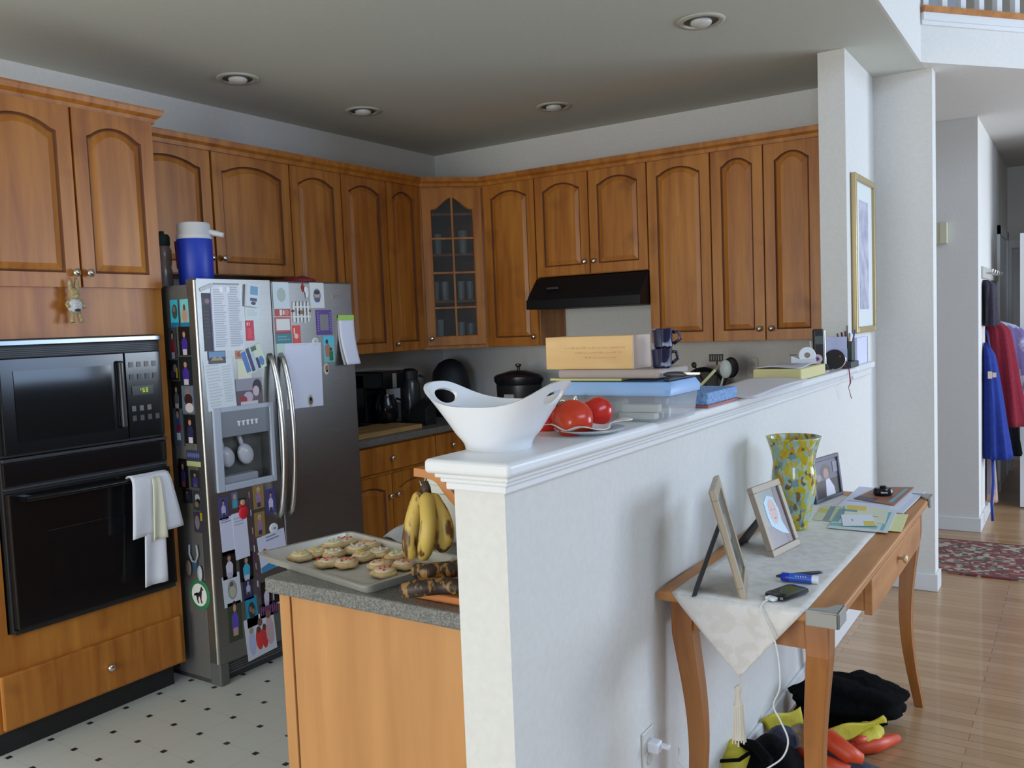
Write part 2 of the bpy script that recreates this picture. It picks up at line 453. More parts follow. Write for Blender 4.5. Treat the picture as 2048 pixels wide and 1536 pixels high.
# ------------------------------------------------------------------ cabinets
def arch_loop(x0, x1, z0, zs, rise, d, K=14, ogee=False):
    """closed loop of the inner opening: bottom left, bottom right, then arch right to left"""
    pts = [(x0 + d, z0 + d), (x1 - d, z0 + d)]
    for k in range(K + 1):
        t = k / K; x = (x1 - d) + ((x0 + d) - (x1 - d)) * t
        s = min(max((t - .04) / .92, 0), 1)
        if ogee:
            q = 1 - abs(2 * s - 1); h = (q * q * (3 - 2 * q))
        else:
            h = (1 - (2 * s - 1) ** 2) ** .9 if 0 < s < 1 else 0
        pts.append((x, zs + rise * h - d))
    return pts


def door_mesh(W, H, rise=0.04, fw=0.055, ogee=False, glass=False, flat=False):
    """a cabinet door in local coords: x 0..W, z 0..H, front face at y=-0.02, back at y=0"""
    K = 22 if ogee else 14; mb = MB()
    zs = H - fw - rise - (0.0)
    def loop(d, y): return [Vector((x, y, z)) for x, z in arch_loop(fw, W - fw, fw, zs, rise, d, K, ogee)]
    outer = [Vector((0, -.02, 0)), Vector((W, -.02, 0))] + [Vector((W - W * k / K, -.02, H)) for k in range(K + 1)]
    n = len(outer)
    rings = [[Vector((p.x, 0, p.z)) for p in outer], outer, loop(0, -.02), loop(.005, -.012)]
    if not glass: rings += [loop(.010, -.011), loop(.034, -.019)]
    else: rings += [loop(.005, 0)]
    vs = [p for r in rings for p in r]; fs = []; gfs = []
    for i in range(len(rings) - 1):
        for k in range(n):
            k2 = (k + 1) % n; (gfs if i in (2, 3) and not glass else fs).append((i * n + k, i * n + k2, (i + 1) * n + k2, (i + 1) * n + k))
    if not glass:
        b = (len(rings) - 1) * n; fs.append(tuple(range(b, b + n))); fs.append(tuple(range(n))[::-1])
    mb.add(vs, fs + gfs)
    for j in range(len(fs), len(fs) + len(gfs)): mb.fm[j] = 1
    return mb


def knob(parent, x, z, y=-.02, name='knob'):
    o = MB().lathe([(0.006, 0), (0.006, .012), (0.015, .018), (0.016, .024), (0.010, .030), (0.0, .031)], 14, RX(PI / 2), cap1=False).build(name, CHROME, parent, smooth=True)
    o.location = (x, y, z); return o


def cabinet(name, label, loc, rz, W, H, D, doors, drawers=(), mat=None, group=None, toe=0, rise=0.04):
    """doors: (x0, x1, z0, z1, knob x side 'l'/'r'/None, knob z)"""
    mat = mat or MAPLE
    c = thing(name, label, 'cabinet', loc, rz, group)
    MB().box((0, 0.001, toe), (W, D, H)).build('body', mat, c, bevel=.001)
    if toe: MB().box((0.0, 0.06, 0), (W, D, toe)).build('toe_kick', BLACKM, c)
    g = .004
    for (x0, x1, z0, z1, ks, kz) in doors:
        d = door_mesh(x1 - x0 - 2 * g, z1 - z0 - 2 * g, rise).build('door', [mat, GLAZE_SHADE], c)
        d.location = (x0 + g, 0, z0 + g)
        if ks: knob(d, (0.028 if ks == 'l' else x1 - x0 - 2 * g - 0.028), kz - z0 - g)
    for (x0, x1, z0, z1) in drawers:
        w_, h_ = x1 - x0 - 2 * g, z1 - z0 - 2 * g
        mb = MB().box((0, -.018, 0), (w_, 0, h_)); d = mb.build('drawer', mat, c, bevel=.006); d.location = (x0 + g, 0, z0 + g)
        knob(d, w_ / 2, h_ / 2, -.018)
    return c


L90 = PI / 2
XF = -3.56    # face of left uppers
YF = 4.685    # face of back uppers
UB, UT = 1.372, 2.425
cabinet('wall_cabinet', 'maple cabinet above the refrigerator with two arched doors', (XF - .02, 2.30, 1.815), L90, 1.01, UT - 1.815, .33,
        [(0.02, 0.505, 0, UT - 1.815, 'r', .08), (0.51, 1.01, 0, UT - 1.815, 'l', .08)])
cabinet('wall_cabinet', 'tall maple wall cabinet with one door, right beside the cabinet over the refrigerator', (XF - .02, 3.312, UB), L90, .385, UT - UB, .33,
        [(0, .385, 0, UT - UB, 'l', .05)])
cabinet('wall_cabinet', 'maple wall cabinet with two doors between the refrigerator wall and the glass corner cabinet', (XF - .02, 3.699, UB), L90, .70, UT - UB, .33,
        [(0, .385, 0, UT - UB, None, .05), (.385, .70, 0, UT - UB, 'l', .05)])
cabinet('wall_cabinet', 'narrow maple wall cabinet between the glass corner cabinet and the range hood', (-3.262, YF + .02, UB), 0, .39, UT - UB, .323,
        [(0, .39, 0, UT - UB, 'r', .06)])
cabinet('wall_cabinet', 'short maple wall cabinet with two doors directly above the range hood', (-2.871, YF + .02, 1.80), 0, .760, UT - 1.80, .323,
        [(0, .378, 0, UT - 1.80, 'r', .075), (.378, .76, 0, UT - 1.80, 'l', .075)])
cabinet('wall_cabinet', 'tall maple wall cabinet with one door just right of the range hood', (-2.110, YF + .02, UB), 0, .379, UT - UB, .323,
        [(0, .379, 0, UT - UB, 'l', .065)])
cabinet('wall_cabinet', 'maple wall cabinet with a pair of narrow doors, next to the wall pier', (-1.730, YF + .02, UB), 0, .592, UT - UB, .323,
        [(0, .294, 0, UT - UB, 'r', .065), (.294, .592, 0, UT - UB, 'l', .065)])
# diagonal glass corner cabinet
p0 = Vector((-3.575, 4.400)); p1 = Vector((-3.262, 4.700)); dd = p1 - p0; Wc = dd.length; ac = math.atan2(dd.y, dd.x)
cc = thing('corner_cabinet', 'diagonal corner wall cabinet with a glass mullioned door', 'cabinet', (p0.x, p0.y, UB), ac)
inv = (T(p0.x, p0.y, 0) @ RZ(ac)).inverted()
def lc(x, y): q = inv @ Vector((x, y, 0)); return (q.x, q.y)
Hc = UT - UB
cs = [lc(-3.90, 4.402), lc(-3.575, 4.402), lc(-3.264, 4.700), lc(-3.264, 5.02), lc(-3.90, 5.02)]
mb = MB()
for z0, z1 in ((0, .02), (Hc - .02, Hc), (.30, .315), (.60, .615), (.86, .875)):
    mb.add([(x, y, z) for z in (z0, z1) for x, y in cs], [(4, 3, 2, 1, 0), (5, 6, 7, 8, 9)] + [(i, (i + 1) % 5, (i + 1) % 5 + 5, i + 5) for i in range(5)])
mb.build('shelving', MAPLE, cc)
mb = MB()
for i in (0, 2, 3, 4):
    a = cs[i]; b_ = cs[(i + 1) % 5]
    v = Vector((b_[0] - a[0], b_[1] - a[1])); n_ = Vector((-v.y, v.x)).normalized() * .008
    mb.add([(a[0], a[1], 0), (b_[0], b_[1], 0), (b_[0], b_[1], Hc), (a[0], a[1], Hc), (a[0] + n_.x, a[1] + n_.y, 0), (b_[0] + n_.x, b_[1] + n_.y, 0), (b_[0] + n_.x, b_[1] + n_.y, Hc), (a[0] + n_.x, a[1] + n_.y, Hc)],
           [(0, 1, 2, 3), (7, 6, 5, 4), (0, 4, 5, 1), (1, 5, 6, 2), (2, 6, 7, 3), (3, 7, 4, 0)])
mb.build('body', MAPLE, cc)
MB().box((0, -.001, 0), (.03, .018, Hc)).box((Wc - .03, -.001, 0), (Wc, .018, Hc)).box((0.03, -.001, 0), (Wc - .03, .018, .03)).box((.03, -.001, Hc - .03), (Wc - .03, .018, Hc)).build('face_frame', MAPLE, cc)
gd = door_mesh(Wc - .05, Hc - .05, rise=.075, fw=.055, ogee=True, glass=True).build('door', MAPLE, cc); gd.location = (.025, -.002, .025)
wd, hd = Wc - .05, Hc - .05
mu = MB().box((wd / 2 - .006, -.017, .05), (wd / 2 + .006, -.004, hd - .055))
for z in (.235, .46, .68, ): mu.box((.05, -.016, z), (wd - .05, -.005, z + .012))
mu.box((.05, -.016, .235), (wd - .05, -.005, .236))
mu.build('mullion', MAPLE, gd)
MB().box((.045, -.009, .045), (wd - .045, -.007, hd - .05)).build('glass_pane', GLASS, gd)
knob(gd, .026, .045)
# glassware behind the glass door
gw = M(s255(196, 214, 214), .15, name='pale_glassware')
def tumbler(x, y, z, r, h, t):
    q = T(p0.x, p0.y, 0) @ RZ(ac) @ Vector((x, y, 0))
    o = MB().lathe([(r * .8, 0), (r, h), (r * .92, h), (r * .72, .01), (0, .01)], 14, cap1=False).build('drinking_glass', gw, smooth='auto'); o.location = (q.x, q.y, UB + z)
    tag(o, t, 'glass', 'glassware in the corner cabinet')
for i, (x, z, r, h, y) in enumerate([(.10, .32, .026, .12, .10), (.165, .32, .026, .12, .11), (.27, .32, .026, .12, .10), (.335, .32, .026, .12, .12)]):
    tumbler(x, y, z, r, h, 'pale drinking glass on the second shelf of the corner cabinet, ' + ['at the far left', 'second from the left', 'second from the right', 'at the far right'][i])
for i, (x, z, r, h, y) in enumerate([(.13, .622, .03, .13, .12), (.30, .622, .032, .15, .12)]):
    tumbler(x, y, z, r, h, ['small tumbler on the third shelf of the corner cabinet, left side', 'taller tumbler on the third shelf of the corner cabinet, right side'][i])
for i, (x, z, r, h, y) in enumerate([(.12, .022, .03, .17, .12), (.26, .022, .025, .15, .10), (.33, .022, .025, .14, .12)]):
    tumbler(x, y, z, r, h, ['wide tall glass on the bottom shelf of the corner cabinet, on the left', 'slim glass on the bottom shelf of the corner cabinet, near the middle', 'slim glass on the bottom shelf of the corner cabinet, on the right'][i])

# crown moulding
def crown(name, label, pts, prof=((0, 0), (.012, .0), (.018, .018), (.034, .030), (.040, .048), (.040, .055), (0, .055)), closed=False):
    """pts: polyline of (x, y); moulding sticks out to the right-hand side of travel"""
    P2 = [Vector(p) for p in pts]; offs = []
    for i, p in enumerate(P2):
        a = (P2[i] - P2[i - 1]).normalized() if i > 0 else None
        b = (P2[i + 1] - P2[i]).normalized() if i < len(P2) - 1 else None
        if a is None: a = b
        if b is None: b = a
        na = Vector((a.y, -a.x)); nb = Vector((b.y, -b.x)); m_ = (na + nb).normalized(); offs.append(m_ / max(m_.dot(na), .3))
    n = len(prof); vs = []; fs = []
    for p, o in zip(P2, offs):
        for d, z in prof: vs.append((p.x + o.x * d, p.y + o.y * d, UT - .012 + z))
    for i in range(len(P2) - 1):
        for k in range(n):
            k2 = (k + 1) % n; fs.append((i * n + k, i * n + k2, (i + 1) * n + k2, (i + 1) * n + k))
    fs.append(tuple(range(n))); fs.append(tuple(range((len(P2) - 1) * n, len(P2) * n))[::-1])
    return tag(MB().add(vs, fs).build(name, MAPLE), label, 'moulding')
crown('crown_molding', 'maple crown moulding running over the wall cabinets and around the glass corner cabinet', [(XF + .002, 2.385), (XF + .002, 4.395), (-3.262, YF - .002), (-1.07, YF - .002)])

# ------------------------------------------------------------------ tall oven cabinet
OX = -3.262; OY0, OY1 = 1.50, 2.295
oc = thing('oven_cabinet', 'tall maple cabinet housing the black microwave and wall oven', 'cabinet', (OX - .02, OY0, 0), L90)
Wo = OY1 - OY0
mb = MB().box((0, 0.001, .10), (.065, .62, UT)).box((Wo - .045, 0.001, .10), (Wo, .62, UT)).box((.065, .001, 1.532), (Wo - .045, .62, UT)).box((.065, .001, .10), (Wo - .045, .62, .452)).box((.065, .45, .452), (Wo - .045, .62, 1.532))
mb.build('body', MAPLE, oc)
MB().box((0.0, 0.05, 0), (Wo - .03, .62, .10)).build('toe_kick', BLACKM, oc)
for x0, x1, ks in ((0.03, 0.432, 'r'), (0.436, Wo - .006, 'l')):
    d = door_mesh(x1 - x0 - .006, UT - .01 - 1.724, .045).build('door', [MAPLE, GLAZE_SHADE], oc); d.location = (x0 + .003, 0, 1.724)
    knob(d, (0.022 if ks == 'l' else x1 - x0 - .03), .055)
d = MB().box((0, -.018, 0), (Wo - .04, 0, .205)).build('drawer', MAPLE, oc, bevel=.008); d.location = (.02, 0, .108)
knob(d, .41, .10, -.018)
crown('crown_molding', 'maple crown moulding on top of the tall oven cabinet', [(OX - .02, 1.2), (OX - .02, OY1), (OX - .60, OY1)])
# built-in microwave
mw = thing('microwave', 'black built-in microwave with a green clock display', 'microwave', (OX, 1.575, 1.10), L90)
Wm = .677
MB().box((0, 0, 0), (Wm, .40, .43)).build('body', BLACKM, mw, bevel=.003)
MB().box((0, -.016, .405), (Wm, 0, .43)).build('top_trim', M((.16, .17, .19), .22, .9), mw, bevel=.005)
v = MB()
for k in range(5): v.box((.01, -.006, .366 + k * .007), (Wm - .01, 0, .369 + k * .007))
v.build('vent_grille', M((.03, .03, .03), .4), mw)
md_ = MB().box((.012, -.020, .012), (.50, 0, .362)).build('door', BLACK, mw, bevel=.004)
MB().box((.06, -.0225, .055), (.44, -.020, .315)).build('window', BLACKG, md_)
MB().box((.465, -.045, .06), (.485, -.020, .33)).build('handle', M((.03, .03, .035), .2), md_, bevel=.008)
cp = MB().box((.505, -.016, .012), (Wm - .008, 0, .362)).build('control_panel', BLACK, mw, bevel=.003)
kb = M((.14, .14, .14), .4)
for j, zz in enumerate((.30, .25, .12, .08)):
    for k in range(4 if j != 2 else 3):
        MB().box((.522 + k * .035, -.0185, zz), (.540 + k * .035, -.016, zz + .022)).build('button', kb if j % 2 == 0 else M((.05, .05, .05), .4), cp)
disp = bpy.data.materials.new('green_display'); disp.use_nodes = True
db = disp.node_tree.nodes['Principled BSDF']; db.inputs['Base Color'].default_value = (.1, .15, 0, 1); db.inputs['Emission Color'].default_value = (.65, .9, .02, 1); db.inputs['Emission Strength'].default_value = .55
def seg7(mb, x, z, w, h, segs, y0=-.0195, y1=-.0185, t=.0022):
    q = {'a': ((x, z + h - t), (x + w, z + h)), 'g': ((x, z + h / 2 - t / 2), (x + w, z + h / 2 + t / 2)), 'd': ((x, z), (x + w, z + t)),
         'f': ((x, z + h / 2), (x + t, z + h)), 'b': ((x + w - t, z + h / 2), (x + w, z + h)), 'e': ((x, z), (x + t, z + h / 2)), 'c': ((x + w - t, z), (x + w, z + h / 2))}
    for s_ in segs: (a, b), (c, d_) = q[s_]; mb.box((a, y0, b), (c, y1, d_))
MB().box((.528, -.0185, .185), (.625, -.016, .222)).build('display_window', M((.005, .008, .003), .2), cp)
dm = MB(); seg7(dm, .566, .195, .002, .018, 'b'); seg7(dm, .575, .195, .009, .018, 'afged'); seg7(dm, .575, .195, .009, .018, 'c'); seg7(dm, .590, .195, .009, .018, 'abcdefg')
dm.build('display_digits', disp, cp)
# wall oven
ov = thing('built_in_oven', 'black built-in wall oven below the microwave', 'oven', (OX, 1.575, .453), L90)
MB().box((0, 0, 0), (Wm, .42, .645)).build('body', BLACKM, ov, bevel=.003)
MB().box((0, -.014, .632), (Wm, 0, .646)).build('top_trim', M((.10, .105, .12), .25, .8), ov, bevel=.004)
MB().box((.004, -.012, .545), (Wm - .004, 0, .630)).build('control_panel', BLACK, ov, bevel=.003)
MB().box((.004, -.015, .532), (Wm - .004, 0, .538)).build('vent_strip', M((.06, .06, .07), .3), ov)
od = MB().box((.006, -.030, .02), (Wm - .006, 0, .520)).build('door', BLACK, ov, bevel=.005)
MB().box((.14, -.0325, .12), (.54, -.030, .36)).build('window', BLACKG, od)
hp = MB().tube([(.05, -.062, .497), (.2, -.075, .497), (Wm / 2, -.079, .497), (Wm - .2, -.075, .497), (Wm - .05, -.062, .497)], .011, 10)
hp.box((.045, -.068, .487), (.075, -.03, .507)).box((Wm - .075, -.068, .487), (Wm - .045, -.03, .507)); hp.build('handle', BLACK, od, smooth='auto')
MB().box((.004, -.012, 0), (Wm - .004, 0, .016)).build('bottom_trim', M((.02, .02, .02), .3), ov)
# dish towel over the oven handle (front x = about OX+0.09)
def towel():
    t = thing('dish_towel', 'white dish towel draped over the oven handle', 'towel', (0, 0, 0))
    cl = noise_mat('white_towel_cloth', s255(222, 224, 232), s255(232, 232, 236), nscale=200, rough=.9, bump=.1)
    cl2 = M(s255(226, 222, 196), .9)
    xh = OX + .079
    def lay(y0t, y1t, y0b, y1b, zt, zb, xo, amp, name, m, skew=0):
        def f(u, v):
            y = (y0t + (y1t - y0t) * u) * (1 - v) + (y0b + (y1b - y0b) * u) * v
            z = zt + (zb - zt) * v - skew * u * v
            x = xh + xo + amp * math.sin(u * 7 + v * 2) * (.3 + v) + .010 * math.sin(PI * min(v * 6, 1) / 2)
            return (x, y, z)
        MB().grid(f, 14, 14).build(name, m, t, smooth=True, solid=.004)
    lay(2.075, 2.155, 2.045, 2.150, .945, .515, .012, .004, 'back_layer', cl, skew=.0)
    lay(2.02, 2.185, 2.0, 2.235, .966, .720, .020, .005, 'front_layer', cl, -.01)
    lay(2.10, 2.135, 2.085, 2.150, .955, .700, .033, .003, 'cream_fold', cl2)
    def g(u, v):
        a = PI * v; return (xh + .020 * math.cos(a), 2.02 + .165 * u, .952 + .0165 * math.sin(a))
    MB().grid(g, 8, 10).build('top_fold', cl, t, smooth=True, solid=.004)
towel()
# bunny ornament hanging from the cupboard knob
bt = thing('hanging_ornament', 'small stuffed bunny ornament hanging from the upper cabinet knob above the microwave', 'ornament', (OX + .022, 1.885, 1.66))
straw = noise_mat('straw_fabric', s255(150, 128, 84), s255(186, 168, 122), nscale=90, rough=.9, bump=.3)
MB().ell((0, 0, .035), (.018, .022, .024)).ell((.012, -.0, .028), (.012, .013, .011)).build('head', straw, bt, smooth=True)
MB().ell((0, -.014, .070), (.007, .008, .024)).ell((0, .014, .072), (.007, .009, .028)).build('ears', straw, bt, smooth=True)
MB().ell((0, 0, -.008), (.02, .030, .030)).build('dress', noise_mat('white_lace', s255(170, 168, 166), s255(215, 213, 210), nscale=120, rough=.9), bt, smooth=True)
for s_ in (-1, 1):
    MB().tube([(0, s_ * .012, -.03), (0.003, s_ * .016, -.055), (.008, s_ * .018, -.072)], [.008, .008, .010], 8).build('leg', straw, bt, smooth=True)
    MB().tube([(0, s_ * .022, .012), (.004, s_ * .034, -.004), (.010, s_ * .030, -.016)], [.007, .006, .007], 8).build('arm', straw, bt, smooth=True)
MB().ell((.016, .002, -.026), (.004, .012, .006)).build('bow', M(s255(50, 48, 46), .8), bt, smooth=True)
MB().tube([(0, 0, .058), (.006, .004, .09), (.002, .012, .118)], .0012, 6).build('string', M(s255(120, 90, 50), .8), bt)

# ------------------------------------------------------------------ refrigerator
FX = -3.100; FY0, FY1 = 2.335, 3.262; FZ = 1.757
fr_ = thing('refrigerator', 'side-by-side stainless refrigerator covered in photos and notes', 'refrigerator', (0, 0, 0))
MB().box((-3.84, FY0 + .004, 0.02), (FX - .075, FY1 - .004, FZ - .02)).build('body', STEEL_SIDE, fr_, bevel=.004)
MB().box((-3.83, FY0 + .01, 0.0), (FX - .05, FY1 - .01, 0.03)).box((FX - .075, FY0 + .01, .03), (FX - .030, FY1 - .01, .095)).build('base_grille', M((.05, .05, .05), .4), fr_)
gr = MB()
for k in range(5): gr.box((FX - .030, FY0 + .06, .038 + k * .011), (FX - .026, FY1 - .03, .043 + k * .011))
gr.build('grille_slats', M((.12, .12, .12), .4), fr_)
MB().box((FX - .075, FY0 + .002, 0), (FX - .006, FY0 + .05, .10)).build('foot_cover', M((.11, .11, .105), .4), fr_, bevel=.006)
DY = 2.733   # gap between doors
dspY0, dspY1, dspZ0, dspZ1 = 2.372, 2.700, .842, 1.206
ld = MB()
ld.box((FX - .068, FY0, .10), (FX, dspY0 + .03, FZ)).box((FX - .068, dspY1 - .03, .10), (FX, DY - .004, FZ)).box((FX - .068, dspY0 + .03, .10), (FX, dspY1 - .03, dspZ0 + .03)).box((FX - .068, dspY0 + .03, dspZ1 - .03), (FX, dspY1 - .03, FZ))
# welded into one profile
me_ld = ld.build('freezer_door', STEEL, fr_)
bm = bmesh.new(); bm.from_mesh(me_ld.data); bmesh.ops.remove_doubles(bm, verts=bm.verts, dist=1e-5)
bm.to_mesh(me_ld.data); bm.free()
MB().tube([(FX - .012, FY0 + .001, .105), (FX - .012, FY0 + .001, 1.75)], .012, 12).build('rounded_door_edge', M((.42, .41, .37), .25, .9), me_ld, smooth='auto')  # lighter than the door steel: the edge highlight is put into its colour
rd = MB().box((FX - .068, DY + .004, .10), (FX, FY1, FZ)).build('refrigerator_door', STEEL, fr_, bevel=.010, bseg=3)
for y, nm in ((DY - .030, me_ld), (DY + .034, rd)):
    pts = [(FX + .0 + .062 * math.sin(PI * t) ** .55 if 0 < t < 1 else FX, y, .665 + .755 * t) for t in [k / 24 for k in range(25)]]
    h = MB(); h.tube(pts, [.013] * 25, 12); h.build('handle', M((.60, .60, .58), .26, .95), nm, smooth=True)
# dispenser
ds = MB().box((FX - .006, dspY0, dspZ0), (FX + .010, dspY0 + .04, dspZ1)).box((FX - .006, dspY1 - .022, dspZ0), (FX + .010, dspY1, dspZ1)).box((FX - .006, dspY0 + .04, dspZ0), (FX + .010, dspY1 - .022, dspZ0 + .03)).box((FX - .006, dspY0 + .04, dspZ1 - .022), (FX + .010, dspY1 - .022, dspZ1))
dispo = ds.build('water_dispenser', M(s255(178, 186, 200), .4), fr_, bevel=.004)
MB().box((FX - .055, dspY0 + .03, 1.075), (FX + .006, dspY1 - .02, 1.19)).build('dispenser_panel', M(s255(128, 134, 140), .35), dispo, bevel=.003)
MB().box((FX - .060, dspY0 + .03, dspZ0 + .02), (FX - .055, dspY1 - .02, 1.08)).box((FX - .055, dspY1 - .024, dspZ0 + .02), (FX + .0, dspY1 - .02, 1.08)).box((FX - .055, dspY0 + .03, dspZ0 + .02), (FX, dspY0 + .034, 1.08)).build('dispenser_recess', M(s255(88, 88, 84), .5), dispo)
MB().box((FX - .054, dspY0 + .04, dspZ0 + .028), (FX + .004, dspY1 - .10, .905)).build('drip_tray', M(s255(150, 156, 166), .4), dispo, bevel=.008)
for yy in (2.455, 2.560):
    MB().ell((FX - .030, yy, .985), (.022, .040, .050), M4=RX(.5)).tube([(FX - .035, yy - .012, 1.02), (FX - .035, yy - .026, 1.07)], .010, 8).build('dispenser_paddle', M(s255(186, 188, 196), .25), dispo, smooth=True)
bt_ = MB()
for k in range(5): bt_.box((FX + .006, 2.50 + k * .024, 1.118), (FX + .009, 2.508 + k * .024, 1.134)).box((FX + .006, 2.496 + k * .024, 1.134), (FX + .009, 2.512 + k * .024, 1.140))
bt_.build('dispenser_button_marks', M(s255(226, 228, 232), .4), dispo)
# maker's mark on the right door
lg = MB(); q0 = HX(664, 588, FX); q1 = HX(688, 596, FX)
lg.box((FX + .0, q0.y, q1.z), (FX + .004, q0.y + .008, q0.z))
lg.build('badge', CHROME, rd)
lg = MB()
for k in range(6): lg.box((FX, q0.y + .014 + k * .0095, (q0.z + q1.z) / 2 - .007), (FX + .0015, q0.y + .019 + k * .0095, (q0.z + q1.z) / 2 + .004))
lg.build('badge_lettering', M((.30, .30, .29), .3, .8), rd)


# ---- papers and photos on the refrigerator
def card(label, name, cat, tl, br, layers, plane='x', pos=None, tilt=0.0, th=.0012, group=None, extra=None, base=(235, 235, 235)):
    """a thin card on the fridge; layers: list of ('r', u0, v0, u1, v1, rgb) / ('e', u, v, ru, rv, rgb) / ('p', pts, rgb); u right, v down, 0..1"""
    pos = pos if pos is not None else (FX if plane == 'x' else FY0)
    A = HX(*tl, pos) if plane == 'x' else HY(*tl, pos)
    B = HX(*br, pos) if plane == 'x' else HY(*br, pos)
    if plane == 'x': W = B.y - A.y; org = Vector((pos, (A.y + B.y) / 2, (A.z + B.z) / 2)); ex = Vector((0, 1, 0)); nn = Vector((1, 0, 0))
    else: W = B.x - A.x; org = Vector(((A.x + B.x) / 2, pos, (A.z + B.z) / 2)); ex = Vector((1, 0, 0)); nn = Vector((0, -1, 0))
    H = A.z - B.z; ez = Vector((0, 0, 1))
    if tilt:
        c_, s_ = math.cos(tilt), math.sin(tilt); ex, ez = ex * c_ + ez * s_, ez * c_ - ex * s_
    cols = [base]; mb = MB()
    def pt(u, v, d): return ex * ((u - .5) * W) + ez * ((.5 - v) * H) + nn * d
    def poly(uv, d0, d1):
        n = len(uv); mb.add([pt(u, v, d0) for u, v in uv] + [pt(u, v, d1) for u, v in uv],
                            [tuple(range(n)), tuple(range(2 * n - 1, n - 1, -1))] + [(i, i + n, (i + 1) % n + n, (i + 1) % n) for i in range(n)])
    poly([(0, 0), (1, 0), (1, 1), (0, 1)], .0003, th)
    d = th
    for L in layers:
        rgb = L[-1]
        if rgb not in cols: cols.append(rgb)
        mb.mat(cols.index(rgb)); d += .00012
        if L[0] == 'r': _, u0, v0, u1, v1, _c = L; poly([(u0, v0), (u1, v0), (u1, v1), (u0, v1)], th - .0001, d)
        elif L[0] == 'e':
            _, u, v, ru, rv, _c = L; poly([(u + ru * math.cos(2 * PI * k / 14), v + rv * math.sin(2 * PI * k / 14)) for k in range(14)], th - .0001, d)
        else: poly(L[1], th - .0001, d)
    o = mb.build(name, [P(*c, rough=.45) for c in cols]); o.location = org
    tag(o, label, cat, group)
    return o


def kid(shirt, skin=(190, 140, 115), hair=(40, 28, 24), bottom=(60, 60, 80), cx=.5, s=1.0, top=.16):
    return [('p', [(cx - .22 * s, top + .74 * s), (cx - .26 * s, top + .36 * s), (cx - .10 * s, top + .22 * s), (cx + .10 * s, top + .22 * s), (cx + .26 * s, top + .36 * s), (cx + .22 * s, top + .74 * s)], shirt),
            ('r', cx - .18 * s, top + .62 * s, cx + .18 * s, min(top + .82 * s, 1), bottom),
            ('e', cx, top + .07 * s, .17 * s, .14 * s, hair), ('e', cx, top + .115 * s, .12 * s, .10 * s, skin)]


def lines(n, u0, u1, v0, v1, rgb=(196, 198, 206), seed=1, frac=.45):
    r = random.Random(seed); out = []
    for k in range(n):
        v = v0 + (v1 - v0) * k / n; out.append(('r', u0, v, u0 + (u1 - u0) * r.uniform(.7, 1), v + (v1 - v0) / n * frac, rgb))
    return out


# left (freezer) door, top
card('dark purple calendar strip partly hidden under the printed sheet on the freezer door', 'magnet_strip', 'magnet', (402, 586), (427, 702), [('r', .05, .08, .95, .2, (70, 60, 78)), ('e', .6, .14, .25, .04, (150, 110, 110))] + lines(8, .1, .8, .3, .8, (66, 62, 66)) + [('r', .9, 0, 1, 1, (76, 60, 120))], base=(44, 40, 48))
card('large white printed schedule at the top of the freezer door', 'printed_sheet', 'paper', (420, 566), (489, 700), lines(26, .06, .45, .09, .95, (186, 188, 196), 3) + lines(26, .54, .94, .05, .95, (186, 188, 196), 4) + [('r', .08, 0, .9, .02, (150, 150, 152))], th=.0022, base=(226, 228, 234))
o = card('white bar magnet at the top left corner of the freezer door', 'bar_magnet', 'magnet', (398, 571), (424, 579), [], tilt=.35, th=.004, base=(198, 202, 202))
for k, px in enumerate((438, 451)):
    card('small shiny clip on the printed schedule, ' + ['left one of two', 'right one of two'][k], 'clip', 'clip', (px, 574), (px + 6, 585), [], th=.008, base=(245, 245, 250), group='clips on the schedule')
hh = card('grey and white handheld gadget magnet with a blue screen on the freezer door', 'gadget_magnet', 'magnet', (488, 570), (513, 614), [('r', .18, .06, .86, .46, (110, 160, 190)), ('r', .2, .6, .8, .75, (70, 80, 110)), ('e', .5, .84, .22, .08, (60, 60, 90))], tilt=-.12, th=.022, base=(214, 220, 228))
card('small white note below the gadget magnet', 'note', 'paper', (489, 613), (520, 638), lines(3, .15, .85, .3, .8), base=(214, 226, 222))
card('red card below the small white note on the freezer door', 'red_card', 'card', (490, 641), (509, 681), [('r', .15, .1, .3, .25, (240, 200, 200)), ('r', .4, .1, .5, .25, (240, 200, 200))] + lines(5, .2, .8, .4, .9, (230, 90, 110)), base=(206, 40, 66))
card('blue landscape postcard above the white sheet on the freezer door', 'postcard', 'postcard', (415, 703), (451, 726), [('r', .04, .06, .96, .5, (110, 150, 190)), ('p', [(.1, .8), (.35, .35), (.5, .6), (.7, .4), (.9, .8)], (170, 150, 130)), ('r', .04, .75, .96, .94, (90, 86, 60))], th=.003, base=(58, 66, 80))
card('small orange postcard between the printed schedule and the tilted collage', 'postcard', 'postcard', (470, 700), (492, 717), [('e', .4, .5, .3, .3, (170, 80, 70)), ('r', .6, .2, .9, .8, (100, 90, 110))], base=(188, 140, 100))
card('cream note tucked under the tilted collage on the freezer door', 'note', 'paper', (474, 722), (504, 770), [('r', .1, .6, .95, .97, (230, 216, 214))], base=(222, 224, 190))
card('white printed sheet above the water dispenser', 'printed_sheet', 'paper', (408, 720), (471, 815), lines(14, .08, .55, .1, .95, (198, 204, 206), 5) + lines(14, .6, .94, .15, .9, (200, 206, 208), 6), tilt=.06, th=.002, base=(220, 226, 230))
card('tilted blue and cream photo collage on the freezer door', 'photo_collage', 'photo', (484, 694), (529, 741), [('r', .0, .05, .22, .9, (80, 120, 190)), ('r', .26, .0, .42, .95, (52, 60, 110)), ('r', .44, .2, .58, 1, (190, 200, 210)), ('r', .58, .5, .70, .95, (40, 50, 90)), ('e', .82, .7, .12, .2, (90, 130, 180)), ('r', .5, .02, .75, .2, (80, 100, 90))], tilt=.32, th=.003, base=(208, 222, 196))
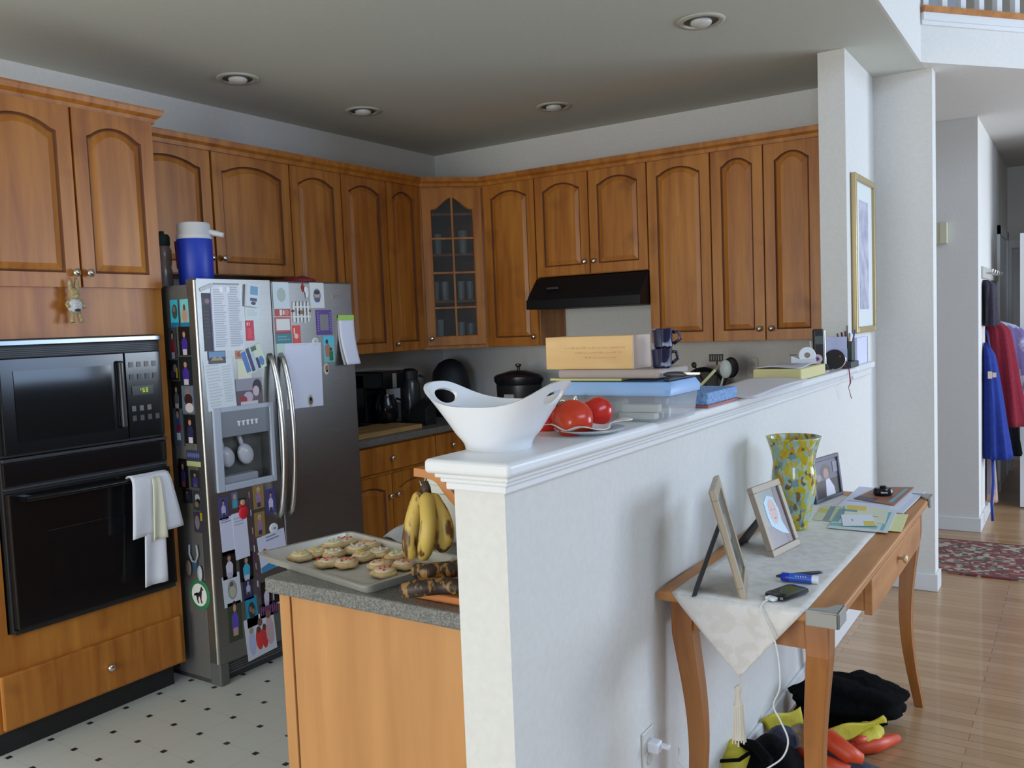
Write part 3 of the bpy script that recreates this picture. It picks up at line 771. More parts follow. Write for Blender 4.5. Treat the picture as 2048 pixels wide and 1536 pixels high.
card('photo of children playing just above the water dispenser', 'photograph', 'photo', (470, 759), (526, 806), [('r', .0, .0, 1, .45, (150, 146, 160)), ('e', .8, .35, .18, .3, (40, 36, 44)), ('e', .75, .5, .12, .2, (200, 180, 190)), ('e', .45, .7, .18, .2, (190, 170, 190)), ('e', .25, .8, .15, .16, (150, 50, 60)), ('r', .15, .86, .8, 1, (210, 196, 200))], th=.002, base=(96, 84, 92))
# right door
card('white card with a grey oval at the top left of the right-hand door', 'photo_mat', 'card', (544, 564), (579, 617), [('e', .52, .48, .28, .27, (170, 182, 176))], base=(204, 216, 220))
card('red and white ribbon card below the white oval card', 'ribbon_card', 'card', (549, 618), (581, 632), [('r', .3, .1, .45, .9, (230, 220, 220)), ('e', .75, .5, .15, .4, (200, 120, 100)), ('r', .5, .2, .6, .8, (230, 220, 220))], base=(176, 62, 54))
card('red-bordered card with a teal lower half on the right-hand door', 'recipe_card', 'card', (549, 634), (584, 686), [('r', .08, .08, .92, .50, (224, 222, 218)), ('r', 0, .56, 1, .64, (130, 70, 90)), ('r', 0, .64, 1, 1, (54, 122, 132))] + lines(2, .1, .9, .72, .94, (110, 160, 166)), base=(190, 88, 88))
card('orange-red card right of the teal card', 'red_card', 'card', (584, 651), (602, 686), [('r', .15, .15, .3, .5, (240, 210, 200)), ('e', .45, .6, .25, .15, (240, 190, 180))], base=(214, 70, 58))
# picket fence magnet
pf = thing('fence_magnet', 'white picket fence magnet with tiny red flowers on the right-hand door', 'magnet', HX(602, 622, FX))
a = HX(583, 603, FX) - pf.location; b_ = HX(621, 643, FX) - pf.location
for k in range(5):
    y = a.y + (b_.y - a.y) * (k + .3) / 5; w_ = .008
    MB().add([(d, y + q, z) for d in (.001, .006) for q, z in ((-w_ / 2, b_.z - .006 * (k % 2)), (w_ / 2, b_.z - .006 * (k % 2)), (w_ / 2, a.z - .008), (0, a.z + .002), (-w_ / 2, a.z - .008))],
             [(0, 1, 2, 3, 4), (9, 8, 7, 6, 5)] + [(i, (i + 1) % 5, (i + 1) % 5 + 5, i + 5) for i in range(5)]).build('picket', P(228, 228, 226), pf)
MB().box((0, a.y, a.z - .030), (.0045, b_.y, a.z - .022)).box((0, a.y, b_.z + .020), (.0045, b_.y, b_.z + .028)).build('rail', P(220, 220, 218), pf)
MB().ell((.006, a.y + .004, 0), (.004, .006, .006), 8, 6).ell((.006, b_.y - .004, 0), (.004, .006, .006), 8, 6).build('flowers', P(196, 50, 50), pf)
MB().ell((.006, (a.y + b_.y) / 2 - .004, -.006), (.005, .010, .010), 10, 6).build('bear', P(150, 110, 70), pf)
wm = thing('winged_magnet', 'white winged figure magnet with a red ribbon above the picket fence', 'magnet', HX(608, 580, FX))
MB().ell((.004, .010, 0), (.004, .014, .018), 12, 8, RX(.3)).ell((.004, .014, -.02), (.004, .010, .02), 12, 8, RX(-.2)).build('wings', P(224, 222, 224), wm, smooth=True)
MB().tube([(.003, -.008, .03), (.003, -.016, .012), (.003, -.010, -.008), (.003, -.003, .008), (.003, -.008, .03)], .0026, 6).build('ribbon', P(190, 60, 70), wm)
card('white card with an oval portrait at the top of the right-hand door', 'photo_mat', 'card', (618, 565), (649, 616), [('e', .5, .5, .27, .27, (110, 130, 150)), ('e', .5, .46, .18, .15, (200, 160, 140)), ('e', .5, .38, .2, .09, (50, 44, 50)), ('e', .5, .68, .2, .1, (70, 90, 120))], base=(216, 216, 214))
pfm = card('purple patterned empty photo frame magnet', 'photo_frame_magnet', 'magnet', (631, 620), (664, 669), [('r', .22, .18, .78, .82, (126, 122, 122))] + [('r', .06 + .0, .1 + .1 * k, .14, .15 + .1 * k, (150, 120, 190)) for k in range(8)] + [('r', .86, .1 + .1 * k, .94, .15 + .1 * k, (150, 120, 190)) for k in range(8)], th=.003, base=(84, 58, 136))
# curved notepad calendar
pad = thing('notepad', 'white notepad with a lime green top curling off the right edge of the refrigerator', 'notepad', HX(694, 640, FX))
a = HX(676, 636, FX) - pad.location; b_ = HX(710, 727, FX) - pad.location
def pg(u, v): return (.006 + .050 * v * v * (1 - .2 * u), a.y + (b_.y - a.y) * u - .008 * v, a.z + (b_.z - a.z) * v)
MB().grid(pg, 8, 12).build('page', P(224, 226, 238), pad, smooth=True, solid=.004)
MB().box((.004, a.y - .004, a.z - .012), (.012, b_.y - .004, a.z + .014)).build('green_header', P(170, 208, 96), pad)
MB().grid(lambda u, v: (pg(u, v)[0] - .014 * v - .004, pg(u, v)[1] - .005, pg(u, v)[2]), 6, 8).build('back_pages', P(196, 192, 190), pad, smooth=True, solid=.003)
def rmag(label, px, py, ry, rz_, base, marks, plane='x', name='round_magnet'):
    pos = FX if plane == 'x' else FY0
    c_ = HX(px, py, pos) if plane == 'x' else HY(px, py, pos)
    t = thing(name, label, 'magnet', c_)
    Mx = RY(PI / 2) if plane == 'x' else RX(PI / 2)
    MB().lathe([(1, 0), (1, .003), (.92, .005), (0, .0055)], 28, Mx @ Matrix.Diagonal((rz_ if plane == 'x' else ry, ry if plane == 'x' else rz_, 1, 1)), cap1=False).build('disc', P(*base), t, smooth='auto')
    for nm, pts, rgb in marks:
        n = len(pts)
        if plane == 'x': vs = [(.0045 if False else d, u, v) for d in (.004, .0066) for u, v in pts]
        else: vs = [(u, -d, v) for d in (.004, .0066) for u, v in pts]
        MB().add(vs, [tuple(range(n)), tuple(range(2 * n - 1, n - 1, -1))] + [(i, i + n, (i + 1) % n + n, (i + 1) % n) for i in range(n)]).build(nm, P(*rgb), t)
    return t
def elp(cx, cz, a, b, n=18): return [(cx + a * math.cos(2 * PI * k / n), cz + b * math.sin(2 * PI * k / n)) for k in range(n)]
rmag('round cream magnet with grey writing at the top of the big blank sheet', 630, 683, .020, .019, (222, 222, 216), [('print', [(-.011, -.003), (.011, -.003), (.011, .001), (-.011, .001)], (140, 140, 150)), ('print', [(-.009, .005), (.009, .005), (.009, .009), (-.009, .009)], (150, 140, 150))])
card('vacation photo of a swimmer in green trunks', 'photograph', 'photo', (645, 672), (670, 723), [('r', 0, 0, 1, .35, (80, 190, 210)), ('p', [(.2, .8), (.15, .4), (.45, .28), (.6, .4), (.55, .8)], (170, 110, 84)), ('e', .34, .22, .12, .09, (60, 40, 34)), ('e', .66, .52, .12, .07, (70, 44, 34)), ('p', [(.5, .95), (.52, .6), (.85, .6), (.85, .95)], (30, 104, 60))], base=(110, 180, 180))
rmag('oval picture magnet just under the swimmer photo', 652, 738, .016, .029, (196, 190, 178), [('picture', elp(0, .002, .010, .018), (150, 110, 80)), ('picture', elp(0, -.012, .009, .006), (210, 210, 206))], name='oval_magnet')
card('large blank white sheet beside the right-hand door handle', 'paper_sheet', 'paper', (568, 688), (647, 810), [('r', .05, .02, .6, .03, (200, 200, 210))], tilt=-.015, th=.002, base=(218, 220, 236))
card('pale green slip behind the top left corner of the big blank sheet', 'note', 'paper', (553, 688), (570, 712), [], base=(190, 212, 200))
rmag('oval picture magnet holding the bottom of the big blank sheet', 620, 801, .018, .029, (176, 180, 168), [('picture', elp(0, 0, .011, .019), (110, 90, 70)), ('picture', elp(.0, .006, .005, .008), (200, 140, 110))], name='oval_magnet')
# freezer door, below the dispenser
def L(cx, cy): return (380 + cx / 4.268, 960 + cy / 4.268)
KID = 'photos on the lower freezer door'
card('blue portrait photo at the far left, just below the water dispenser', 'photograph', 'photo', L(238, 158), L(330, 325), kid((190, 180, 220), s=.9), base=(74, 74, 130))
card('tiny teal photo cut-out below the dispenser, left of the graduate', 'photograph', 'photo', L(352, 112), L(410, 235), [('e', .5, .3, .25, .2, (190, 150, 130)), ('e', .5, .7, .4, .3, (70, 160, 180))], base=(100, 110, 150))
ap = thing('apple_magnet', 'red apple graduation magnet on the lower freezer door', 'magnet', HX(*L(452, 275), FX))
MB().ell((.004, 0, 0), (.006, .026, .030), 18, 10).build('apple', P(210, 30, 48), ap, smooth=True)
MB().ell((.005, -.002, .045), (.004, .013, .016), 12, 8).build('face', P(196, 160, 120), ap, smooth=True)
MB().box((.002, -.022, .058), (.008, .016, .063)).build('cap', P(30, 30, 34), ap)
MB().ell((.004, -.004, .030), (.004, .020, .012), 12, 8).build('gown', P(180, 26, 44), ap, smooth=True)
st = []
for k in range(12): st.append(('r', .1, .01 + k / 12, .9, .07 + k / 12, [(190, 150, 160), (120, 70, 110), (210, 200, 220), (90, 50, 90)][k % 4]))
card('long vertical photo booth strip running down the lower freezer door', 'photo_strip', 'photo', (502, 980), (513, 1196), st, tilt=.045, base=(96, 56, 90))
for k, (a, b_) in enumerate([((532, 52), (634, 230)), ((545, 285), (645, 465))]):
    card('golden-toned portrait photo, ' + ['upper of two, right of the photo booth strip', 'lower of two, above the certificate'][k], 'photograph', 'photo', L(*a), L(*b_), kid((150, 120, 160), hair=(190, 180, 170), s=.95), base=(150, 124, 72))
card('purple portrait photo beside the freezer handle, below the dispenser', 'photograph', 'photo', L(642, 82), L(733, 275), kid((200, 196, 220), hair=(30, 30, 40), s=.95), base=(70, 66, 136))
rmag('round white magnet with a blue emblem at the top of the certificate', 547, 1056, .024, .023, (226, 228, 230), [('emblem', [(-.010, -.002), (.0, .006), (.012, .002), (.004, -.006)], (110, 160, 200))])
card('white handwritten note, left of two overlapping ones on the lower freezer door', 'note', 'paper', L(254, 330), L(385, 622), lines(2, .1, .9, .05, .16, (130, 130, 170)), tilt=.04, base=(214, 216, 238))
card('white handwritten note under the red apple magnet', 'note', 'paper', L(360, 290), L(506, 650), lines(3, .1, .8, .10, .3, (180, 182, 206)), tilt=.04, th=.002, base=(218, 220, 240))
card('certificate with a red apple and blue footer', 'certificate', 'paper', L(580, 480), L(828, 712), lines(2, .3, .8, .06, .24, (140, 140, 170)) + [('e', .2, .48, .09, .12, (200, 70, 70)), ('p', [(0, 1), (0, .85), (.4, .78), (.55, 1)], (70, 140, 190))], tilt=.10, th=.002, base=(214, 216, 238))
card('photo of a child in a white jersey, left of the child in teal', 'photograph', 'photo', L(268, 622), L(400, 822), kid((210, 208, 226), bottom=(180, 176, 200)), base=(18, 16, 18))
card('photo of a child in a teal jersey on the lower freezer door', 'photograph', 'photo', L(415, 640), L(545, 840), kid((70, 170, 206), bottom=(190, 200, 220)), base=(20, 18, 20))
card('white oval-matted photo on the lower freezer door', 'photo_mat', 'card', L(275, 830), L(440, 1042), [('e', .52, .5, .27, .32, (150, 154, 150)), ('e', .5, .32, .1, .08, (120, 80, 70)), ('e', .52, .56, .18, .18, (184, 184, 166))], tilt=.05, base=(206, 212, 220))
card('small dark blue photo right of the white oval-matted photo', 'photograph', 'photo', L(447, 842), L(545, 1005), kid((180, 180, 200), s=.8), base=(48, 50, 88))
card('teal photo with an oval portrait above the family group', 'photograph', 'photo', L(472, 1014), L(584, 1232), [('e', .5, .45, .3, .28, (40, 60, 60)), ('e', .4, .4, .12, .1, (150, 110, 90)), ('e', .62, .5, .12, .1, (150, 110, 90))], tilt=.05, base=(40, 140, 180))
card('photo of a smiling girl in a purple shirt, lowest at the left', 'photograph', 'photo', L(318, 1060), L(452, 1350), kid((92, 74, 176), skin=(206, 150, 124), hair=(44, 26, 26), bottom=(186, 150, 140), s=1.0, top=.04), base=(58, 70, 50))
card('family group photo on white with red shirts in the front row', 'photograph', 'photo', L(466, 1190), L(735, 1440), [('e', .2, .62, .12, .3, (180, 190, 226)), ('e', .45, .58, .13, .28, (214, 60, 56)), ('e', .63, .6, .11, .28, (206, 56, 60)), ('e', .82, .5, .14, .36, (200, 170, 176)), ('e', .52, .2, .08, .1, (120, 84, 80)), ('e', .44, .36, .07, .08, (90, 60, 54)), ('e', .64, .36, .06, .08, (90, 60, 54)), ('e', .82, .1, .09, .1, (130, 90, 84)), ('e', .2, .3, .07, .08, (170, 150, 140))], tilt=.07, base=(208, 214, 224))
card('photo of a child in white pajamas right of the photo booth strip', 'photograph', 'photo', L(602, 880), L(700, 1060), kid((206, 200, 220), bottom=(180, 176, 196)), base=(22, 20, 22))
card('dark photo with a white border half hidden behind the counter corner', 'photograph', 'photo', L(704, 880), L(792, 1040), [('r', .08, .06, .96, .92, (16, 14, 16)), ('e', .4, .3, .1, .2, (210, 210, 210))], base=(206, 206, 208))
card('teal photo at the right edge of the freezer door, low down', 'photograph', 'photo', L(766, 1120), L(812, 1325), [('e', .7, .5, .4, .25, (60, 70, 70))], base=(50, 150, 180))
card('narrow purple word strip above the family group photo', 'word_strip', 'magnet', L(592, 1070), L(752, 1130), [('r', .05 + .12 * k, .2, .12 + .12 * k, .8, (120, 70, 110)) for k in range(8)], base=(62, 44, 70))
# refrigerator side
def S2(cx, cy): return (330 + cx / 4.654, 570 + cy / 4.654)
def S3(cx, cy): return (330 + cx / 4.267, 900 + cy / 4.267)
side = [
 ('teal birthday photo of two children, leftmost of the top pair on the refrigerator side', S2(45, 140), S2(133, 385), [('e', .55, .45, .35, .28, (60, 80, 80)), ('e', .5, .35, .15, .12, (140, 100, 90)), ('r', 0, .85, 1, 1, (20, 110, 160))], (60, 180, 200)),
 ('teal photo of a child in white, rightmost of the top pair on the refrigerator side', S2(137, 135), S2(230, 385), [('e', .5, .6, .35, .28, (190, 150, 130)), ('e', .5, .3, .15, .12, (110, 70, 60)), ('r', 0, .85, 1, 1, (20, 120, 160))], (120, 206, 206)),
 ('photo of a child in a red shirt on the refrigerator side', S2(28, 400), S2(118, 690), kid((140, 28, 40), bottom=(170, 170, 180)), (60, 66, 72)),
 ('child in purple holding a ball, upper of two alike photos on the refrigerator side', S2(122, 390), S2(242, 655), kid((70, 44, 150), bottom=(204, 196, 200)), (16, 18, 18)),
 ('dark photo with a yellow patch on the refrigerator side', S2(30, 700), S2(128, 885), [('e', .7, .4, .2, .2, (120, 110, 100)), ('r', .8, .4, .95, .9, (170, 150, 30)), ('e', .4, .7, .25, .2, (60, 44, 80))], (24, 24, 26)),
 ('child in purple holding a ball, lower of two alike photos on the refrigerator side', S2(128, 670), S2(262, 935), kid((70, 44, 150), bottom=(204, 196, 200)), (20, 30, 34)),
 ('dark photo of a player in a cap on the refrigerator side', S2(58, 895), S2(158, 1150), kid((90, 96, 100), bottom=(180, 170, 170), top=.2), (20, 20, 22)),
 ('grey photo of a child hugging a dog on the refrigerator side', S2(152, 940), S2(278, 1195), [('e', .5, .2, .2, .12, (150, 110, 100)), ('e', .55, .5, .35, .22, (54, 30, 28)), ('e', .6, .8, .35, .18, (210, 196, 196))], (100, 116, 134)),
 ('grey-blue photo of a child with a red ball on the refrigerator side', S2(68, 1160), S2(185, 1500), kid((60, 66, 120), bottom=(190, 190, 190), top=.02) + [('e', .6, .5, .22, .1, (130, 28, 34))], (74, 84, 100)),
 ('dark photo of a boy in white trousers on the refrigerator side', S2(175, 1205), S2(298, 1480), kid((40, 40, 80), bottom=(214, 204, 214)), (12, 12, 14)),
 ('team photo with a pale yellow lower edge on the refrigerator side', S3(182, 0), S3(310, 145), [('r', 0, 0, 1, .65, (50, 60, 92))] + [('e', .12 + .15 * k, .3, .06, .16, (110, 110, 150)) for k in range(6)] + [('r', 0, .68, 1, 1, (190, 194, 130))], (60, 60, 80)),
 ('dark photo of a seated child in purple, left of the team photo', S3(110, 72), S3(203, 325), kid((80, 64, 140), bottom=(150, 100, 100)), (14, 14, 16)),
 ('photo of a child in a purple dress below the team photo', S3(214, 170), S3(302, 325), kid((70, 60, 140), bottom=(100, 84, 150)), (40, 48, 44)),
 ('small dim purple photo in the middle of the refrigerator side', S3(150, 330), S3(232, 455), kid((64, 60, 110), s=.8), (34, 34, 44)),
 ('small photo of a pet on the refrigerator side', S3(234, 345), S3(325, 520), [('e', .5, .35, .25, .2, (200, 200, 200)), ('e', .55, .55, .2, .16, (30, 28, 30)), ('e', .4, .7, .2, .15, (150, 130, 60))], (60, 66, 76)),
 ('small blurry photo with a yellow edge on the refrigerator side', S3(242, 528), S3(330, 710), [('r', .75, .0, .98, .4, (196, 160, 30)), ('e', .4, .5, .25, .35, (140, 130, 140))], (66, 60, 76)),
]
for t, a, b_, lay, base in side:
    card(t, 'photograph', 'photo', a, b_, lay, plane='y', base=base)
# horseshoe magnet with two dogs
hs = thing('horseshoe_magnet', 'grey horseshoe magnet with dog figures above the round horse magnet', 'magnet', HY(392, 1124, FY0))
MB().tube([(-.030, -.006, .075), (-.034, -.006, .035), (-.018, -.006, .004), (.008, -.006, .002), (.024, -.006, .035), (.018, -.006, .078)], .0045, 8).build('horseshoe', P(176, 184, 190, rough=.3), hs, smooth=True)
MB().ell((-.045, -.006, -.03), (.018, .006, .035), 12, 8).build('dog', P(140, 120, 110), hs, smooth=True)
MB().ell((.030, -.006, -.045), (.016, .006, .035), 12, 8).build('dog', P(190, 190, 190), hs, smooth=True)
MB().box((-.02, -.004, -.05), (.012, 0, .01)).build('backing', P(60, 90, 110), hs)
c_ = HY(401, 1189, FY0)
gm = rmag('round green-rimmed magnet with a black horse on the refrigerator side', 401, 1189, .068, .068, (46, 120, 74), [('white_field', elp(0, 0, .050, .050, 28), (226, 226, 220)),
    ], plane='y', name='horse_magnet')
hpts = [(-.030, .004), (-.034, -.010), (-.028, -.006), (-.018, .008), (.0, .010), (.010, .020), (.016, .036), (.021, .040), (.022, .034), (.030, .026), (.027, .022), (.020, .024), (.019, .010), (.016, -.004), (.014, -.020), (.020, -.034), (.014, -.036), (.009, -.020), (.004, -.006), (-.004, -.008), (-.008, -.022), (-.002, -.036), (-.008, -.037), (-.015, -.022), (-.017, -.008), (-.022, -.004), (-.026, .002)]
n = len(hpts)
MB().add([(x, -d, z) for d in (.006, .0085) for x, z in hpts], [tuple(range(n)), tuple(range(2 * n - 1, n - 1, -1))] + [(i, i + n, (i + 1) % n + n, (i + 1) % n) for i in range(n)]).build('horse', P(22, 22, 24), gm)

# ---- things on top of the refrigerator
jug = thing('water_jug', 'blue insulated water jug with a white lid on top of the refrigerator', 'jug', (-3.30, 2.49, FZ - .018))
BL = M(s255(22, 54, 170), .45)
MB().lathe([(.070, 0), (.074, .006), (.076, .2), (.074, .205)], 32).build('body', BL, jug, smooth='auto')
MB().lathe([(.073, .205), (.076, .21), (.076, .222), (.071, .228), (.071, .268), (.066, .276), (0, .277)], 32, cap1=False).build('lid', P(206, 206, 208), jug, smooth='auto')
sp_ = Vector((.835, .548, 0))
MB().tube([sp_ * .060 + Vector((0, 0, .238)), sp_ * .10 + Vector((0, 0, .228)), sp_ * .13 + Vector((0, 0, .22))], [.014, .013, .011], 10).build('spout', P(206, 208, 212), jug, smooth='auto')
MB().tube([-sp_ * .074 + Vector((0, 0, .20)), -sp_ * .085 + Vector((0, 0, .20)), -sp_ * .080 + Vector((0, 0, .08))], .005, 6).build('handle_strap', P(120, 26, 30), jug)
bo = thing('water_bottle', 'clear sports bottle with a dark green cap behind the blue jug', 'bottle', (-3.44, 2.425, FZ - .018))
MB().lathe([(.036, 0), (.038, .01), (.038, .07), (.033, .09), (.038, .11), (.038, .165), (.028, .19)], 20).build('body', glass_mat('bottle_plastic', s255(150, 140, 140), .75, .2), bo, smooth='auto')
MB().lathe([(.032, .185), (.034, .19), (.034, .225), (.028, .235), (.012, .238), (.010, .25), (0, .25)], 20, cap1=False).build('cap', P(34, 60, 60), bo, smooth='auto')
tag(MB().ell((-3.22, 3.02, FZ + .010), (.09, .07, .022), 14, 8, fn=lambda d: d * (1 + .15 * math.sin(6 * d.x + 3 * d.y))).build('pot_holder', P(120, 24, 40), smooth=True), 'crumpled dark red pot holder on top of the refrigerator', 'pot holder')

# ------------------------------------------------------------------ base cabinets, counters
BF = -3.285
def base_cab(label, loc, rz, W, cols, D=.60, mat=None):
    ds = []; dr = []
    for (x0, x1, kind) in cols:
        if kind == 'dd':
            dr.append((x0, x1, .71, .865)); m_ = (x0 + x1) / 2; ds += [(x0, m_, .11, .70, 'r', .575), (m_, x1, .11, .70, 'l', .575)]
        elif kind == 'd': dr.append((x0, x1, .71, .865)); ds.append((x0, x1, .11, .70, 'r', .575))
    return cabinet('base_cabinet', label, loc, rz, W, .874, D, ds, dr, toe=.10, mat=mat, rise=.03)
base_cab('maple base cabinet with one wide drawer over two doors, right of the refrigerator', (BF - .02, 3.285, 0), L90, .835, [(0, .835, 'dd')])
base_cab('maple base cabinet in the far left corner of the kitchen', (BF - .02, 4.122, 0), L90, .30, [(0, .30, 'd')])
base_cab('maple base cabinet left of the stove', (-3.27, 4.425, 0), 0, .385, [(0.0, .385, 'd')])
base_cab('maple base cabinet right of the stove', (-2.10, 4.425, 0), 0, .44, [(0, .44, 'd')])
def slab(pts, z0, z1, name, label, bevel=.008):
    n = len(pts)
    o = MB().add([(x, y, z) for z in (z0, z1) for x, y in pts], [tuple(range(n))[::-1], tuple(range(n, 2 * n))] + [(i, (i + 1) % n, (i + 1) % n + n, i + n) for i in range(n)]).build(name, COUNTER, bevel=bevel)
    return tag(o, label, 'countertop')
slab([(-3.905, 3.275), (BF + .028, 3.275), (BF + .028, 4.40), (-2.885, 4.40), (-2.885, 5.025), (-3.905, 5.025)], .876, .914, 'countertop', 'grey countertop right of the refrigerator, turning the corner to the stove')
slab([(-2.10, 4.40), (-1.69, 4.40), (-1.69, 1.415), (-1.0785, 1.415), (-1.0705, 1.423), (-1.0705, 5.025), (-2.10, 5.025)], .876, .914, 'countertop', 'grey peninsula countertop behind the white half wall')
# backsplash strips
tag(MB().box((-3.908, 3.275, .915), (-3.89, 5.0, 1.02)).build('backsplash', COUNTER), 'low grey backsplash along the left-hand wall', 'backsplash')
# peninsula cabinets (face the kitchen, -x); the orange end panel faces the camera
pen = thing('peninsula_cabinet', 'maple peninsula cabinet whose plain side panel faces the camera', 'cabinet', (0, 0, 0))
MB().box((-1.652, 1.452, .10), (-1.072, 4.40, .874)).box((-1.59, 1.46, 0), (-1.072, 4.40, .10)).build('body', MAPLE, pen)
MB().box((-1.628, 1.444, 0.0), (-1.072, 1.452, .874)).build('end_panel', MAPLE_SIDE, pen)
MB().box((-1.668, 1.440, 0.0), (-1.632, 1.4535, .874)).build('face_frame_edge', MAPLE_SIDE, pen, bevel=.002)
for k, (a, b_) in enumerate([(1.47, 1.95), (1.955, 2.435), (2.44, 2.92), (2.925, 3.405), (3.41, 3.87), (3.875, 4.33)]):
    d = door_mesh(b_ - a - .008, .58, .03).build('door', MAPLE, pen); d.rotation_euler = (0, 0, -L90); d.location = (-1.652, b_ - .004, .115)
    knob(d, .03 if k % 2 == 0 else b_ - a - .04, .53)
    d = MB().box((0, -.018, 0), (b_ - a - .008, 0, .155)).build('drawer', MAPLE, pen, bevel=.006); d.rotation_euler = (0, 0, -L90); d.location = (-1.652, b_ - .004, .71)
    knob(d, (b_ - a) / 2, .078, -.018)

# ------------------------------------------------------------------ stove and hood
sv = thing('stove', 'black kitchen range standing under the range hood', 'stove', (-2.876, 4.40, 0))
MB().box((0, 0, .0), (.765, .62, .905)).build('body', BLACKM, sv, bevel=.004)
MB().box((0, -.01, .905), (.765, .55, .918)).build('cooktop', BLACKG, sv, bevel=.003)
bg = MB().box((0, .55, .905), (.765, .62, 1.13)).build('back_panel', BLACK, sv, bevel=.012)
MB().box((.30, .546, 1.03), (.47, .55, 1.09)).build('clock', BLACKG, bg)
for k in range(4): MB().lathe([(.02, 0), (.018, .02), (0, .021)], 12, T((.08, .16, .56, .66)[k], .55, 1.06) @ RX(PI / 2), cap1=False).build('knob', M((.04, .04, .04), .3), bg, smooth='auto')
MB().box((.02, -.022, .16), (.745, 0, .86)).build('oven_door', BLACK, sv, bevel=.005)
MB().tube([(.06, -.055, .80), (.70, -.055, .80)], .011, 10).box((.07, -.05, .79), (.09, -.02, .81)).box((.67, -.05, .79), (.69, -.02, .81)).build('handle', BLACK, sv)
hd_ = thing('range_hood', 'black under-cabinet range hood', 'range hood', (-2.868, YB, 1.60))
pr = [(-.48, 0), (-.005, 0), (-.005, .196), (-.30, .196), (-.36, .19), (-.47, .075), (-.48, .055)]
MB().add([(x, y, z) for x in (0, .756) for y, z in pr], [tuple(range(7)), tuple(range(13, 6, -1))] + [(i, i + 7, (i + 1) % 7 + 7, (i + 1) % 7) for i in range(7)]).build('shell', M((.006, .006, .007), .5, spec=.25), hd_, bevel=.004)
MB().box((-.004, -.486, 0.0), (.760, -.474, .058)).build('front_lip', M((.006, .006, .007), .4, spec=.3), hd_, bevel=.004)
MB().box((.12, -.440, .118), (.20, -.425, .13), T(0, 0, 0)).build('switches', M((.04, .04, .04), .4), hd_)

# pot / slow cooker with glass lid on the stove
ck = thing('slow_cooker', 'black slow cooker with a knobbed lid, in the corner left of the stove', 'slow cooker', (-3.06, 4.72, .916))
MB().lathe([(.13, 0), (.15, .02), (.158, .21), (.150, .215)], 28, sx=1.0, sy=.8).build('base', M((.02, .02, .022), .3), ck, smooth='auto')
MB().lathe([(.160, .215), (.172, .235), (.172, .262), (.155, .275), (.06, .300), (0, .302)], 28, cap1=False, sx=1, sy=.8).build('lid', M((.012, .012, .014), .25), ck, smooth='auto')
MB().lathe([(.010, .300), (.010, .320), (.020, .330), (.020, .342), (0, .345)], 14, cap1=False).build('lid_knob', M((.03, .03, .03), .3), ck, smooth='auto')
MB().box((-.03, -.135, .13), (.04, -.124, .155)).build('label_plate', P(170, 172, 170), ck)
kt = thing('kettle', 'black kettle with chrome handles on the stove, half hidden by the wooden box', 'kettle', (-2.66, 4.58, .918))
MB().lathe([(.085, 0), (.10, .02), (.105, .10), (.08, .15), (.04, .17), (0, .175)], 24, cap1=False).build('body', BLACK, kt, smooth='auto')
MB().tube([(-.09, 0, .12), (-.08, 0, .2), (0, 0, .235), (.08, 0, .2), (.09, 0, .12)], .008, 8).build('handle', CHROME, kt, smooth=True)

# ------------------------------------------------------------------ left-hand counter things
ZC = .9145
BAMBOO = wood_mat('bamboo', s255(150, 116, 68), s255(186, 150, 98), s255(140, 104, 60), grain=(12, 1, 12), coat=0)
cb = MB().box((-3.60, 3.44, ZC), (-3.315, 4.03, ZC + .028)).build('cutting_board', BAMBOO, bevel=.004)
tag(cb, 'long bamboo cutting board at the front of the left-hand counter', 'cutting board')
for k, (x, y, h, t) in enumerate([(-3.70, 3.66, .19, 'brushed steel canister beside the refrigerator, the nearer of two'), (-3.70, 3.80, .22, 'brushed steel canister with a black lid, between the other canister and the coffee maker')]):
    cn = thing('canister', t, 'canister', (x, y, ZC), 0, 'steel canisters on the left counter')
    MB().lathe([(.050, 0), (.052, .004), (.052, h - .02), (.050, h - .016)], 24).build('body', SATIN, cn, smooth='auto')
    MB().lathe([(.053, h - .016), (.053, h), (.012, h + .004), (.012, h + .02), (0, h + .022)], 24, cap1=False).build('lid', BLACKM, cn, smooth='auto')
cm = thing('coffee_maker', 'black drip coffee maker with a steel band on the left-hand counter', 'coffee maker', (-3.66, 4.05, ZC), L90)
MB().box((-.10, -.12, 0), (.10, .12, .03)).box((-.10, .03, .03), (.10, .12, .33)).box((-.10, -.12, .235), (.10, .12, .345)).build('body', BLACK, cm, bevel=.010)
MB().box((-.012, -.123, .24), (.022, -.120, .33)).build('steel_band', SATIN, cm)
MB().lathe([(.062, .032), (.076, .06), (.074, .14), (.052, .19), (.050, .20)], 24, T(0, -.045, 0)).tube([(0.05, -.09, .17), (.065, -.15, .15), (.055, -.13, .07)], .008, 8).build('carafe', BLACKG, cm, smooth='auto')
tc_ = thing('thermal_carafe', 'tall black thermal carafe right of the coffee maker', 'carafe', (-3.60, 4.27, ZC))
MB().lathe([(.060, 0), (.064, .01), (.064, .25), (.05, .28)], 24).build('body', M((.025, .027, .03), .22), tc_, smooth='auto')
MB().lathe([(.055, .28), (.055, .33), (.03, .345), (0, .347)], 20, cap1=False).build('lid', BLACKM, tc_, smooth='auto')
MB().tube([(.045, .04, .30), (.075, .07, .28), (.075, .07, .12), (.05, .04, .08)], .008, 8).build('handle', BLACKM, tc_, smooth=True)
tag(MB().lathe([(.12, ZC), (.13, ZC + .03), (.135, ZC + .20), (.118, ZC + .30), (.08, ZC + .355), (.035, ZC + .38), (0, ZC + .385)], 28, T(-3.60, 4.70, 0), cap1=False).build('appliance_cover', M((.008, .008, .010), .6), smooth='auto'), 'rounded black appliance cover in the back left corner of the counter', 'appliance cover')
